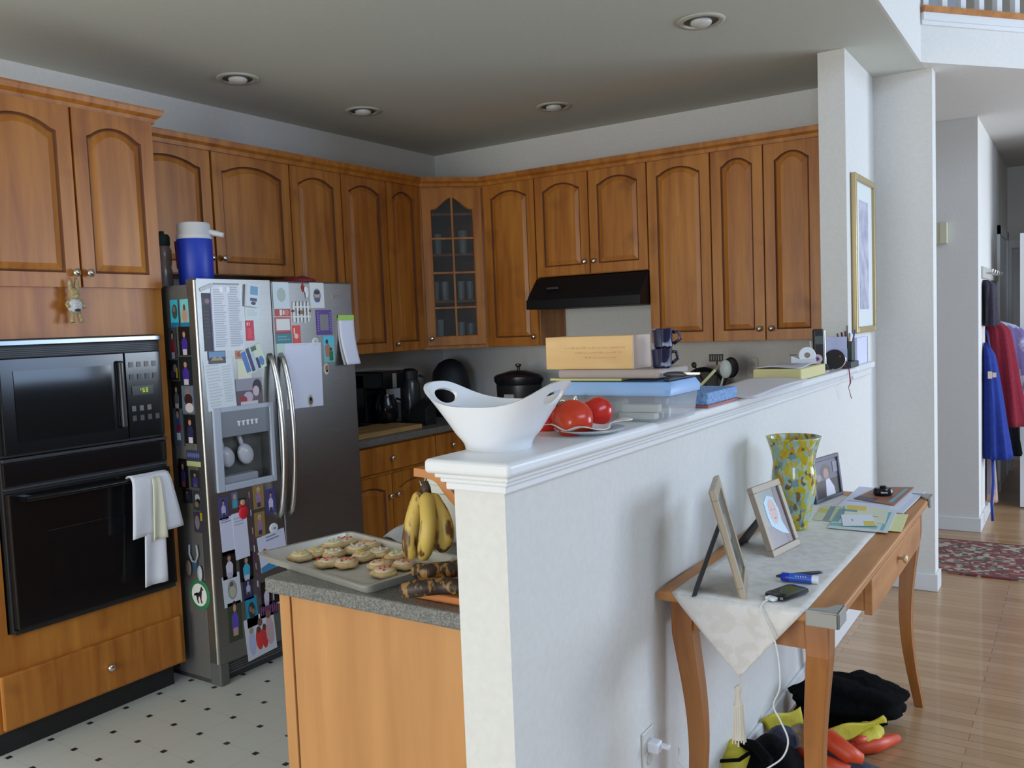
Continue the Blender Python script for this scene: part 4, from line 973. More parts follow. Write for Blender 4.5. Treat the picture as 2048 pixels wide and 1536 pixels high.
kb_ = thing('knife_block', 'small black knife block in front of the thermal carafe', 'knife block', (-3.43, 4.20, ZC), L90)
MB().prism([(-.05, 0), (.05, 0), (.05, .15), (-.05, .10)], -.05, .08).build('block', BLACKM, kb_, bevel=.004)
MB().box((-.03, -.054, .05), (-.024, -.05, .056)).build('rivet', CHROME, kb_)

# ------------------------------------------------------------------ back counter right of the stove
uc = thing('utensil_crock', 'dark utensil crock right of the stove', 'crock', (-1.75, 4.76, ZC))
MB().lathe([(.06, 0), (.068, .02), (.07, .16), (.066, .16), (.058, .012)], 24, cap1=True).build('body', M((.03, .03, .035), .3), uc, smooth='auto')
def utensil(name, label, px, py, y, head, colr, base=(-1.75, 4.76, 1.02), r=.006, hr=(.03, .008, .045)):
    q = HY(px, py, y); t = thing(name, label, 'utensil', base, 0, 'utensils in the crock right of the stove')
    e = q - Vector(base)
    MB().tube([(0, 0, 0), e * .5, e * .93], [r, r * .9, r * .8], 8).build('handle', colr, t, smooth=True)
    if head == 'spoon': MB().ell(e, hr, 16, 10).build('bowl', colr, t, smooth=True)
    elif head == 'slots':
        m_ = MB().box((e.x - .045, e.y - .006, e.z - .02), (e.x + .035, e.y + .006, e.z - .012)).box((e.x - .045, e.y - .006, e.z + .014), (e.x + .035, e.y + .006, e.z + .022))
        for k in range(6): m_.box((e.x - .045 + k * .0145, e.y - .005, e.z - .016), (e.x - .038 + k * .0145, e.y + .005, e.z + .02))
        m_.build('slotted_head', colr, t)
    elif head == 'disc': MB().lathe([(hr[0], -.005), (hr[0], .005)], 28, T(*e) @ RX(PI / 2 + .1)).build('head', colr, t, smooth='auto')
    return t
PW = P(198, 208, 206, rough=.4)
utensil('spoon', 'big white spoon standing in the utensil crock', 1451, 738, 4.70, 'spoon', PW, r=.007, hr=(.036, .012, .052))
utensil('slotted_turner', 'black slotted turner above the white spoon', 1434, 716, 4.78, 'slots', BLACKM)
utensil('ladle', 'round black ladle behind the white spoon', 1462, 735, 4.86, 'spoon', BLACKM, hr=(.045, .012, .06))
utensil('spatula', 'small dark spatula at the left of the crock', 1388, 730, 4.80, 'spoon', BLACKM, hr=(.016, .008, .018))
utensil('wooden_spoon', 'pale wooden spoon leaning left in the crock', 1478, 775, 4.66, 'spoon', P(150, 112, 70), hr=(.012, .008, .02))
fp = thing('frying_pan', 'black frying pan leaning against the back wall right of the stove', 'frying pan', (-1.88, 4.93, 1.07))
MB().lathe([(.12, 0), (.145, .035), (.141, .035), (.117, .005)], 32, RX(PI / 2 - .15)).build('pan', M((.012, .012, .012), .4), fp, smooth='auto')
MB().tube([(.10, -.03, .08), (.17, -.05, .14)], .010, 8).build('handle', BLACKM, fp)
tg = thing('tongs', 'metal kitchen tongs sticking up beside the blue bin lid', 'tongs', (0, 0, 0))
a, b_ = HY(1398, 775, 3.2), HY(1432, 738, 3.2)
tag(tg, 'pale rod-like kitchen tongs leaning on the peninsula behind the plastic bin', 'tongs')
lo = Vector((a.x - .28, a.y + .0, .925))
MB().tube([lo, a, b_], .006, 8).build('arm', P(190, 184, 140, rough=.3), tg, smooth=True)
MB().tube([b_, b_ + Vector((.012, 0, .014))], .008, 8).build('tip', CHROME, tg)
ot = thing('wall_outlet', 'white wall outlet on the back wall right of the utensil crock', 'outlet', HY(1505, 735, YB - .001))
def outlet(o, rot=0):
    MB().box((-.035, -.006, -.058), (.035, 0, .058)).build('cover_plate', P(206, 204, 196, rough=.4), o, bevel=.003)
    for z in (-.02, .02):
        MB().lathe([(.016, 0), (.016, .002), (0, .002)], 16, T(0, -.006, z) @ RX(PI / 2), cap1=False).build('socket', P(186, 184, 176), o)
outlet(ot)
tag(MB().ell(HZ(1487, 765, 1.0) * 0 + Vector((-1.60, 4.52, 1.05)), (.03, .03, .03), 12, 8).build('lemon', P(196, 160, 40), smooth=True), 'yellow lemon on top of the fruit in the basket near the back wall outlet', 'lemon')
fb = thing('fruit_basket', 'dark wire basket of fruit right of the utensil crock', 'basket', (-1.60, 4.52, ZC))
MB().lathe([(.06, 0), (.10, .05), (.115, .09), (.108, .09), (.09, .045), (.05, .008)], 24).build('bowl', M((.05, .03, .02), .5), fb, smooth='auto')
tag(MB().ell((-1.545, 4.50, 1.03), (.034, .034, .032), 12, 8).build('apple', P(120, 24, 30), smooth=True), 'dark red apple in the fruit basket near the back wall outlet', 'apple')

# ------------------------------------------------------------------ peninsula counter: tray, cookies, bananas
tr = thing('baking_tray', 'rimmed aluminium baking tray of cookies on the end of the grey counter', 'tray', (-1.552, 1.600, ZC), math.radians(-11))
TW, TD = .47, .285
def ring(hw, hd_, z, r=.02):
    pts = []
    for cx, cy, a0 in ((hw - r, hd_ - r, 0), (-hw + r, hd_ - r, 90), (-hw + r, -hd_ + r, 180), (hw - r, -hd_ + r, 270)):
        for k in range(5): a = math.radians(a0 + k * 22.5); pts.append(Vector((cx + r * math.cos(a), cy + r * math.sin(a), z)))
    return pts
rings = [ring(TW / 2 - .012, TD / 2 - .012, .0), ring(TW / 2, TD / 2, .024), ring(TW / 2 + .006, TD / 2 + .006, .026), ring(TW / 2 + .008, TD / 2 + .008, .023), ring(TW / 2 - .002, TD / 2 - .002, .021)]
rings = [ring(TW / 2 + .006, TD / 2 + .006, .020), ring(TW / 2 + .009, TD / 2 + .009, .025), ring(TW / 2 + .002, TD / 2 + .002, .028), ring(TW / 2 - .004, TD / 2 - .004, .026), ring(TW / 2 - .014, TD / 2 - .014, .003)]
out = [ring(TW / 2 + .006, TD / 2 + .006, .020), ring(TW / 2, TD / 2, .022), ring(TW / 2 - .012, TD / 2 - .012, 0)]
mb = MB()
vs = [p for r in rings for p in r]; n = 20; fs = []
for i in range(len(rings) - 1):
    for k in range(n): fs.append((i * n + k, i * n + (k + 1) % n, (i + 1) * n + (k + 1) % n, (i + 1) * n + k))
fs.append(tuple(range((len(rings) - 1) * n, len(rings) * n))); mb.add(vs, fs)
vs = [p for r in out for p in r]; fs = []
for i in range(2):
    for k in range(n): fs.append((i * n + k, i * n + (k + 1) % n, (i + 1) * n + (k + 1) % n, (i + 1) * n + k))
fs.append(tuple(range(2 * n, 3 * n))); mb.add(vs, fs)
mb.build('pan', M(s255(196, 194, 184), .35, .55), tr, smooth='auto', recalc=False)
pp = MB().box((-TW / 2 + .02, -TD / 2 + .02, .0035), (TW / 2 - .02, TD / 2 - .02, .0045)); pp.build('parchment', P(206, 204, 200, rough=.6), tr)
ck_pos = [(600, 1112, 'y'), (632, 1104, 'y'), (668, 1088, 'g'), (690, 1082, 'r'), (712, 1098, 'w'), (668, 1106, 'w'), (735, 1090, 'o'), (757, 1104, 'w'), (655, 1124, 'r'), (692, 1125, 'r'), (762, 1128, 'o'), (768, 1143, 'r'), (795, 1110, 'g'), (810, 1128, 'r'), (725, 1112, 'y')]
COOK = noise_mat('cookie_dough', s255(196, 164, 112), s255(216, 190, 142), nscale=60, rough=.8, bump=.2)
nm = {'y': 'yellow', 'g': 'pale green', 'r': 'red', 'w': 'white', 'o': 'orange'}
whr = ['at the left end of the tray', 'second from the left end', 'at the back left', 'at the back behind the others', 'in the middle of the tray, back row', 'left of centre', 'by the back rim', 'right of centre in the back row', 'in the front row at the left', 'in the front row, second from the left', 'right of centre, upper of two overlapping', 'right of centre, lower of two overlapping nearest the rim', 'half behind the bananas, farther back', 'half behind the bananas, nearest the camera', 'in the middle of the tray, front row']
for k, (px, py, cc_) in enumerate(ck_pos):
    q = HZ(px, py, ZC + .018)
    ph = k * 1.7
    c_ = thing('iced_cookie', 'round cookie with %s icing, %s' % (nm[cc_], whr[k]), 'cookie', (q.x, q.y, ZC + .0055), ph, 'iced cookies on the baking tray')
    MB().ell((0, 0, .010), (.036, .032, .011), 18, 8, fn=lambda d, ph=ph: d * (1 + .07 * math.sin(5 * math.atan2(d.y, d.x) + ph))).build('biscuit', COOK, c_, smooth=True)
    colr = {'y': (220, 190, 60), 'g': (196, 200, 150), 'r': (206, 70, 50), 'w': (222, 210, 190), 'o': (222, 130, 50)}[cc_]
    ic = MB().ell((0.002, 0, .0175), (.028, .025, .0048), 14, 6)
    ic.build('icing', P(224, 208, 180, rough=.5), c_, smooth=True)
    sp2 = MB()
    for j in range(7):
        a = j * 2.4 + ph; r = .004 + .003 * j; sp2.ell((r * math.cos(a), r * math.sin(a), .022), (.005, .0028, .0022), 6, 4, RZ(a))
    sp2.build('sprinkles', P(*colr, rough=.4), c_)
# banana hanger
bh = thing('banana_hanger', 'wooden banana hanger with a curved arm beside the white post', 'banana stand', (0, 0, 0))
yh = 1.66
t1 = HY(836, 942, yh); t2 = HY(904, 982, yh)
cen = []
pts = [t1, t1.lerp(t2, .5) + Vector((.012, 0, .014)), t2, Vector((t2.x + .065, yh, t2.z - .07)), Vector((t2.x + .092, yh, t2.z - .16)), Vector((t2.x + .10, yh, .93))]
def catmull(P_, m=6):
    out = []
    for i in range(len(P_) - 1):
        p0_, p1_, p2_, p3_ = P_[max(i - 1, 0)], P_[i], P_[i + 1], P_[min(i + 2, len(P_) - 1)]
        for k in range(m):
            t = k / m; out.append(.5 * ((2 * p1_) + (p2_ - p0_) * t + (2 * p0_ - 5 * p1_ + 4 * p2_ - p3_) * t * t + (3 * p1_ - p0_ - 3 * p2_ + p3_) * t ** 3))
    out.append(P_[-1]); return out
pts = catmull(pts)
mb = MB(); vs = []; fs = []
for i, p in enumerate(pts):
    t = (pts[min(i + 1, len(pts) - 1)] - pts[max(i - 1, 0)]).normalized(); nn = Vector((-t.z, 0, t.x))
    for a, d in ((1, -1), (1, 1), (-1, 1), (-1, -1)): vs.append(p + nn * (.011 * a) + Vector((0, .018 * d, 0)))
for i in range(len(pts) - 1):
    for k in range(4): fs.append((i * 4 + k, i * 4 + (k + 1) % 4, (i + 1) * 4 + (k + 1) % 4, (i + 1) * 4 + k))
fs += [(0, 1, 2, 3), tuple(range(len(vs) - 1, len(vs) - 5, -1))]
mb.add(vs, fs).build('curved_arm', M(s255(190, 124, 66), .4), bh, bevel=.003)
MB().box((-1.245, 1.452, ZC), (-1.085, 1.70, ZC + .018)).build('base', M(s255(186, 112, 54), .4), bh, bevel=.006)
hk = HY(850, 958, 1.655)
MB().tube([hk + Vector((.006, 0, .040)), hk + Vector((.004, 0, .01)), hk + Vector((0, 0, -.012)), hk + Vector((-.012, 0, -.016)), hk + Vector((-.016, 0, -.004))], .003, 8).build('hook', CHROME, bh, smooth=True)
# bananas: one bunch of hanging bananas, and overripe ones on the base
def banana_mat(name, c, spot, amt, sc_=30):
    m, n, l, b = nodes(name)
    tc = n.new('ShaderNodeTexCoord'); nz = n.new('ShaderNodeTexNoise'); nz.inputs['Scale'].default_value = sc_; nz.inputs['Detail'].default_value = 4
    mp = n.new('ShaderNodeMapping'); mp.inputs['Scale'].default_value = (1, 1, .35); l.new(tc.outputs['Object'], mp.inputs[0]); l.new(mp.outputs[0], nz.inputs['Vector'])
    r = n.new('ShaderNodeValToRGB'); r.color_ramp.elements[0].position = amt; r.color_ramp.elements[1].position = amt + .08
    r.color_ramp.elements[0].color = (*c, 1); r.color_ramp.elements[1].color = (*spot, 1)
    l.new(nz.outputs[0], r.inputs[0]); l.new(r.outputs[0], b.inputs['Base Color']); b.inputs['Roughness'].default_value = .5
    return m
BAN = banana_mat('banana_peel', s255(204, 172, 84), s255(92, 58, 22), .53)
BANO = banana_mat('overripe_banana_peel', s255(146, 108, 50), s255(46, 30, 20), .41, 90)
bn = thing('banana_bunch', 'bunch of spotted yellow bananas hanging from the wooden hanger', 'bananas', (0, 0, 0))
def banana(path, r, seg=10):
    pts = catmull([Vector(p) for p in path], 6); n = len(pts); rs = []
    for i in range(n):
        t = i / (n - 1); rs.append(r * (.30 + .70 * min(t * 5, 1) ** .8 if t < .2 else (1.0 if t < .85 else max(1 - ((t - .85) / .15) ** 2 * .72, .25))))
    return MB().tube(pts, rs, seg)
Ybn = 1.60
def BP(px, py, y=Ybn): return HY(px, py, y)
top = BP(852, 985, 1.635)
bun = [([(848, 988, 1.63), (838, 1000, 1.62), (826, 1040, 1.60), (820, 1085, 1.59), (826, 1118, 1.60)], .020),
       ([(852, 990, 1.625), (854, 1005, 1.60), (856, 1045, 1.57), (853, 1085, 1.565), (845, 1118, 1.58)], .019),
       ([(860, 990, 1.635), (868, 1003, 1.63), (886, 1035, 1.62), (893, 1070, 1.62), (880, 1102, 1.625)], .019),
       ([(856, 990, 1.65), (862, 1003, 1.66), (868, 1040, 1.67), (868, 1075, 1.67), (862, 1098, 1.67)], .018)]
for p_, r in bun:
    banana([BP(*q) for q in p_], r).build('banana', BAN, bn, smooth=True)
MB().tube([top + Vector((0, 0, .028)), top + Vector((0, 0, .012)), top - Vector((0, 0, .006))], [.006, .012, .014], 10).build('stem', P(60, 46, 30), bn, smooth=True)
def lie(name_lab, pts, r):
    o = banana(pts, r).build('overripe_banana', BANO, smooth=True); tag(o, name_lab, 'banana', 'overripe bananas on the hanger base'); return o
zb = ZC + .018
lie('overripe brown banana lying nearest the counter edge, its yellow tip showing', [HZ(935, 1176, zb + .021), HZ(885, 1172, zb + .023), HZ(840, 1176, zb + .022), HZ(800, 1182, zb + .012)], .019)
lie('overripe brown banana lying behind the other one, under the hanging bunch', [HZ(935, 1138, zb + .022), HZ(885, 1140, zb + .022), HZ(855, 1143, zb + .022), HZ(828, 1140, zb + .018)], .019)
# white tub behind the bananas and a napkin
tb = thing('plastic_tub', 'white plastic tub behind the hanging bananas', 'tub', (-1.475, 1.955, ZC))
MB().lathe([(.075, 0), (.085, .01), (.100, .14), (.108, .145), (.108, .165), (.104, .168), (.104, .19), (.095, .20), (0, .205)], 32, cap1=False).build('tub_body', P(208, 208, 196, rough=.4), tb, smooth='auto')
np_ = MB().grid(lambda u, v: (-1.672 + .12 * u + .01 * v, 1.835 + .12 * v - .03 * u, ZC + .007 + .030 * (1 - u) ** 2 * v + .004 * math.sin(7 * u + 5 * v)), 12, 10).build('napkin', P(200, 202, 206, rough=.8), smooth=True, solid=.002)
tag(np_, 'crumpled white napkin left of the white tub on the counter', 'napkin')

# ------------------------------------------------------------------ things on the half-wall ledge
bw = thing('serving_bowl', 'white ceramic bowl with oval cut-out handles on the near end of the ledge', 'bowl', (-1.050, 1.530, ZL), math.radians(4))
def bowl_pt(a, t, inner=0):
    # t 0 base..1 rim ; long axis x
    c_, s_ = math.cos(a), math.sin(a)
    h = .096 + .047 * c_ * c_
    z = h * t
    A = .072 + .088 * (t ** 1.05) - .006 * math.sin(PI * min(t * 4, 1)); B = .070 + .034 * t
    e = 1.0 - .30 * t
    cx = math.copysign(abs(c_) ** e, c_); sy = math.copysign(abs(s_) ** e, s_)
    return Vector(((A - inner) * cx, (B - inner) * sy, z))
mb = MB(); NS, NT = 64, 18; vs = []; fs = []
for i in range(NT + 1):
    for k in range(NS): vs.append(bowl_pt(2 * PI * k / NS, i / NT))
for i in range(NT, 2, -1):
    for k in range(NS):
        p = bowl_pt(2 * PI * k / NS, i / NT, .008); vs.append(p)
rows = (NT + 1) + (NT - 2)
for i in range(rows - 1):
    for k in range(NS): fs.append((i * NS + k, i * NS + (k + 1) % NS, (i + 1) * NS + (k + 1) % NS, (i + 1) * NS + k))
fs.append(tuple(range(NS))[::-1]); fs.append(tuple(range((rows - 1) * NS, rows * NS)))
mb.add(vs, fs)
body = mb.build('bowl_body', M(s255(226, 226, 228), .22, spec=.5), bw, smooth=True)
# rounded cut-outs
def cut(obj, M4, rx, ry, depth):
    c_ = MB().lathe([(1, -depth), (1, depth)], 32, M4 @ Matrix.Diagonal((rx, ry, 1, 1))).build('cutter', BLACK)
    c_.parent = obj.parent
    md = obj.modifiers.new('cut', 'BOOLEAN'); md.operation = 'DIFFERENCE'; md.solver = 'EXACT'; md.object = c_
    bpy.context.view_layer.update()
    dg = bpy.context.evaluated_depsgraph_get()
    me = bpy.data.meshes.new_from_object(obj.evaluated_get(dg))
    obj.modifiers.clear(); obj.data = me
    bpy.data.objects.remove(c_)
for s_ in (-1, 1):
    cut(body, T(s_ * .138, 0, .108) @ RY(-s_ * math.radians(58)), .0195, .041, .03)
body.data.shade_smooth()
bm = bmesh.new(); bm.from_mesh(body.data)
for e in bm.edges:
    if len(e.link_faces) == 2 and e.calc_face_angle(0) > .9: e.smooth = False
bm.to_mesh(body.data); bm.free()

# tomatoes on a napkin and plate
plt = thing('plate', 'shallow white plate under the tomatoes on the ledge', 'plate', (-.975, 1.80, ZL))
MB().lathe([(.05, 0), (.055, .002), (.082, .010), (.084, .013), (.080, .012), (.05, .006), (0, .005)], 32, cap1=False).build('dish', P(216, 222, 226, rough=.25), plt, smooth='auto')
nk = MB().grid(lambda u, v: (-1.050 + .145 * u + .01 * math.sin(9 * v), 1.705 + .17 * v + .008 * math.sin(8 * u), ZL + .017 + .005 * math.sin(11 * u + 5 * v) + .005 * (abs(2 * u - 1) ** 3 + abs(2 * v - 1) ** 4)), 18, 18).build('napkin', P(222, 218, 214, rough=.8), smooth=True, solid=.0015)
tag(nk, 'rumpled white napkin under the tomatoes', 'napkin')
TOM = noise_mat('tomato_skin', s255(196, 40, 22), s255(216, 74, 30), nscale=9, rough=.22, spec=.5)
TOM2 = noise_mat('tomato_skin_red', s255(186, 28, 18), s255(200, 36, 22), nscale=9, rough=.2)
def tomato(label, px, py, y, r, m, tilt=(0.5, 0.3)):
    q = HY(px, py, y); t = thing('tomato', label, 'tomato', (q.x, q.y, q.z), 0, 'tomatoes on the ledge')
    def f(d):
        a = math.atan2(d.y, d.x); rr = 1 + .03 * math.cos(5 * a) * (1 - d.z * d.z)
        return Vector((d.x * rr, d.y * rr, d.z * (.88 - .10 * math.exp(-12 * (1 - abs(d.z))))))
    b = MB().ell((0, 0, 0), (r, r, r), 28, 18, fn=f).build('flesh', m, t, smooth=True); b.rotation_euler = (tilt[0], tilt[1], 0)
    s = MB()
    for k in range(5): a = k * 1.26; s.tube([(0, 0, r * .80), (r * .2 * math.cos(a), r * .2 * math.sin(a), r * .83), (r * .42 * math.cos(a), r * .42 * math.sin(a), r * .80)], [.003, .0025, .001], 5)
    st_ = s.build('calyx', P(70, 84, 36), t); st_.rotation_euler = (tilt[0] - 1.2, tilt[1] + .4, 0)
    return t
tomato('large orange-red tomato in front of the other two', 1146, 838, 1.765, .049, TOM, (.4, .5))
tomato('red tomato behind and to the right of the large one', 1190, 826, 1.862, .045, TOM2, (.2, -.4))
tomato('red tomato partly hidden behind the white bowl', 1100, 842, 1.83, .043, TOM2, (.1, .3))

# clear storage bin with a blue lid
bn2 = thing('storage_bin', 'clear plastic storage bin with a pale blue lid on the ledge', 'storage bin', (0, 0, 0))
bx_, by_ = (-1.20, -.868), (2.02, 2.235)
z0b, z1b = ZL + .001, 1.326
mb = MB(); tpr = .008
def rr(x0, x1, y0, y1, z, r=.018):
    pts = []
    for cx, cy, a0 in ((x1 - r, y1 - r, 0), (x0 + r, y1 - r, 90), (x0 + r, y0 + r, 180), (x1 - r, y0 + r, 270)):
        for k in range(5): a = math.radians(a0 + k * 22.5); pts.append(Vector((cx + r * math.cos(a), cy + r * math.sin(a), z)))
    return pts
def loft(mb, rings, cap0=True, cap1=True):
    n = len(rings[0]); vs = [p for r in rings for p in r]; fs = []
    for i in range(len(rings) - 1):
        for k in range(n): fs.append((i * n + k, i * n + (k + 1) % n, (i + 1) * n + (k + 1) % n, (i + 1) * n + k))
    if cap0: fs.append(tuple(range(n))[::-1])
    if cap1: fs.append(tuple(range((len(rings) - 1) * n, len(rings) * n)))
    return mb.add(vs, fs)
loft(mb, [rr(bx_[0] + tpr, bx_[1] - tpr, by_[0] + tpr, by_[1] - tpr, z0b), rr(*bx_, *by_, z1b)], True, False)
mb.build('tub', CLEAR, bn2, smooth='auto', solid=.002)
LID = M(s255(142, 178, 222), .4)
mb = MB(); loft(mb, [rr(bx_[0] - .004, bx_[1] + .004, by_[0] - .004, by_[1] + .004, 1.318), rr(bx_[0] - .006, bx_[1] + .006, by_[0] - .006, by_[1] + .006, 1.334), rr(bx_[0] + .004, bx_[1] - .004, by_[0] + .004, by_[1] - .004, 1.352), rr(bx_[0] + .02, bx_[1] - .02, by_[0] + .02, by_[1] - .02, 1.354)])
mb.build('lid', LID, bn2, smooth='auto')
for k, (x, y, z, a, sz, t) in enumerate([(HY(1278, 835, 2.05).x, 2.06, ZL + .006, 0, (.10, .03, .016), 'bottom'), (HY(1283, 810, 2.05).x, 2.065, ZL + .0245, .10, (.10, .03, .020), 'upper')]):
    o = MB().box((-sz[0] / 2, -sz[1] / 2, 0), (sz[0] / 2, sz[1] / 2, sz[2])).build('small_box', P(214, 222, 206), bevel=.002); o.location = (x, 2.05, z); o.rotation_euler = (0, 0, a)
    tag(o, 'small white box inside the clear bin, ' + ('the one resting on the bottom' if k == 0 else 'the one lying on top of the other'), 'box', 'small boxes in the bin')
gr_ = MB().box((-1.18, 2.10, ZL + .006), (-1.06, 2.20, ZL + .045)).build('folded_cloth', P(150, 156, 150), bevel=.01); tag(gr_, 'grey-green folded cloth inside the clear bin', 'cloth')
cl_ = thing('silver_clasp', 'shiny metal clasp between the bowl and the tomatoes', 'clasp', HY(1136, 803, 1.98))
MB().tube([(-.03, 0, -.004), (-.015, 0, .004), (0, 0, -.004), (.015, 0, .006)], .004, 8).ell((.022, 0, .006), (.006, .006, .012), 10, 8).build('links', CHROME, cl_, smooth=True)
# stack on the lid
tag(MB().box((-1.215, 2.03, 1.3555), (-1.00, 2.21, 1.3615)).build('folder', P(206, 200, 130), bevel=.001), 'yellow-edged folder directly on the blue bin lid', 'folder')
def sheetstack(x0, x1, y0, y1, z0, z1, rz=0):
    return MB().box((x0, y0, z0), (x1, y1, z1), RZ(0))
tag(sheetstack(-1.185, -.890, 2.02, 2.215, 1.362, 1.385).build('binder', P(166, 150, 142), bevel=.008, bseg=3), 'taupe padded binder under the wooden box', 'binder')
tag(sheetstack(-.885, -.868, 2.03, 2.215, 1.3545, 1.362).build('dark_comb', BLACKM, bevel=.003), 'black comb at the right end of the bin lid', 'comb')
pk = thing('pocket_knife', 'flat black folded tool lying at the right end of the taupe binder', 'tool', HY(1352, 749, 2.04))
MB().ell((0, 0, 0), (.036, .008, .008), 18, 8).build('handle', M((.04, .04, .045), .3), pk, smooth=True)
MB().box((.0, -.004, .0), (.062, .004, .005)).build('blade', SATIN, pk)
wb = thing('wooden_box', 'plain pale wooden box with faint writing, on top of the bin', 'box', (0, 0, 0))
a = HY(1093, 738, 2.04); b_ = HY(1264, 672, 2.04)
zb0 = 1.3855; zb1 = b_.z + .002
BALSA = wood_mat('balsa', s255(206, 164, 106), s255(222, 184, 128), s255(200, 154, 96), grain=(1, 8, 8), rough=.7, coat=0)
MB().box((a.x, 2.04, zb0), (b_.x, 2.145, zb1)).build('body', BALSA, wb, bevel=.0015)
MB().box((b_.x, 2.041, zb0), (b_.x + .003, 2.144, zb1)).build('end_panel', P(196, 174, 158, rough=.7), wb)
wr = MB(); rng = random.Random(4)
for j in range(3):
    x = a.x + .06 + .03 * j
    while x < b_.x - .03 - .01 * j:
        l_ = rng.uniform(.004, .012); wr.box((x, 2.0392, zb0 + .055 - j * .013), (x + l_, 2.0401, zb0 + .0565 - j * .013 + rng.uniform(0, .003))); x += l_ + rng.uniform(.002, .006)
wr.build('faint_writing', P(198, 154, 100), wb)
NAVY = noise_mat('navy_floral_glaze', s255(20, 24, 58), s255(150, 150, 170), nscale=38, rough=.2, ramp=(.60, .68), detail=1)
for k, (px, py, z) in enumerate([(1303, 722, 1.3855), (1301, 690, 1.4365)]):
    q = HY(px, py, 2.10)
    cu = thing('espresso_cup', 'small navy floral cup beside the wooden box, ' + ['lower one of the stack', 'upper one of the stack'][k], 'cup', (-.910 + .004 * k, 2.085 + .002 * k, z), 0, 'navy cups on the bin')
    MB().lathe([(.020, 0), (.024, .004), (.027, .046), (.028, .050), (.025, .050), (.023, .008)], 22).build('body', NAVY, cu, smooth='auto')
    a_ = .3 + .5 * (1 - k)
    MB().tube([(.024 * math.cos(a_), .024 * math.sin(a_), .040), (.040 * math.cos(a_), .040 * math.sin(a_), .040), (.044 * math.cos(a_), .044 * math.sin(a_), .022), (.026 * math.cos(a_), .026 * math.sin(a_), .010)], .0045, 8).build('handle', M(s255(24, 26, 56), .2), cu, smooth=True)

# farther along the ledge
p_ = HZ(1400, 832, ZL); r_ = HZ(1455, 806, ZL)
tb2 = thing('tissue_box', 'blue checked box with a reddish underside on the ledge behind the bin', 'box', (-.985, 2.52, ZL))
MB().box((-.085, -.14, .0015), (.085, .12, .008)).build('red_base', P(170, 96, 80), tb2)
CHK = noise_mat('blue_check', s255(92, 130, 180), s255(140, 174, 214), scale=(1, 1, 1), nscale=120, rough=.7)
MB().box((-.083, -.138, .008), (.083, .118, .044)).build('carton', CHK, tb2, bevel=.004)
mg = thing('newspaper', 'large folded pale newspaper lying along the ledge', 'newspaper', (-.985, 3.02, ZL + .001), math.radians(1))
for k in range(3):
    MB().grid(lambda u, v, k=k: (-.12 + .24 * u + .004 * k, -.36 + .72 * v - .01 * k, .003 + .004 * k + .004 * math.sin(3 * u + 5 * v + k)), 10, 16).build('page', P(*[(214, 208, 208), (206, 204, 214), (216, 210, 210)][k], rough=.8), mg, smooth=True, solid=.002)
yb = thing('yellow_box', 'flat pale yellow box near the far end of the ledge', 'box', (0, 0, 0))
MB().box((-1.105, 3.42, ZL + .001), (-.915, 3.80, ZL + .046)).build('carton', P(206, 196, 140, rough=.7), yb, bevel=.006)
pps = MB().grid(lambda u, v: (-1.10 + .17 * u, 3.44 + .34 * v, ZL + .050 + .004 * math.sin(4 * u + 6 * v)), 8, 10).build('loose_papers', P(200, 196, 200, rough=.8), smooth=True, solid=.002); tag(pps, 'loose papers on top of the yellow box', 'papers')
pn = MB().grid(lambda u, v: (-1.0 + .07 * u, 3.83 + .10 * v, ZL + .003 + .006 * math.sin(6 * u) * math.sin(5 * v)), 8, 8).build('notepaper', P(206, 190, 196, rough=.8), smooth=True, solid=.002); tag(pn, 'pinkish scrap of paper just past the yellow box', 'paper')
td = thing('tape_dispenser', 'white tape dispenser standing on the yellow box', 'tape dispenser', (-.965, 3.70, ZL + .053), math.radians(20))
MB().prism([(-.065, 0), (.035, 0), (.035, .02), (-.030, .018), (-.065, .034)], -.011, .011).build('base', P(206, 206, 212, rough=.35), td, bevel=.003)
MB().lathe([(.032, -.010), (.034, -.008), (.034, .008), (.032, .010), (.012, .010), (.012, -.010)], 26, T(0, 0, .034) @ RX(PI / 2), cap0=False, cap1=False).build('tape_roll', P(222, 226, 232, rough=.3), td, smooth='auto')
MB().box((-.068, -.010, .034), (-.040, .010, .038)).build('cutter_blade', M((.05, .05, .05), .4), td)
tp = thing('ribbon_spool', 'small pink spool with a purple core next to the tape dispenser', 'spool', (-.935, 3.745, ZL + .046 + .022), math.radians(20))
MB().lathe([(.020, -.009), (.020, .009), (.008, .009), (.008, -.009)], 20, RX(PI / 2), cap0=False, cap1=False).build('ribbon', P(210, 180, 184), tp, smooth='auto')
MB().lathe([(.008, -.010), (.008, .010)], 14, RX(PI / 2)).build('core', P(80, 66, 130), tp)
ph = thing('cordless_phone', 'black cordless phone upright in its charger at the far end of the ledge', 'phone', (-.995, 4.02, ZL + .001), math.radians(24))
MB().box((-.035, -.035, 0), (.035, .04, .028)).build('charger', M((.03, .03, .032), .35), ph, bevel=.008)
MB().box((-.024, -.012, .02), (.024, .014, .188), RX(-.1)).build('handset', M((.02, .021, .023), .3), ph, bevel=.009, bseg=3)
MB().box((-.017, -.0135, .118), (.017, -.010, .155), RX(-.1)).build('screen', P(84, 92, 90, rough=.3), ph)
MB().tube([(.027, 0.0, .03), (.027, .016, .18)], .0025, 6).build('chrome_edge', CHROME, ph)
MB().box((-.043, -.008, .02), (-.034, .004, .135)).build('stylus', P(170, 176, 166), ph, bevel=.003)
ac_ = thing('alarm_clock', 'round black clock with a curved silver rim beside the cordless phone', 'clock', (-.955, 4.13, ZL + .046), math.radians(24))
MB().lathe([(.044, -.014), (.046, 0), (.044, .014)], 28, RX(PI / 2)).build('body', M((.02, .02, .02), .25), ac_, smooth='auto')
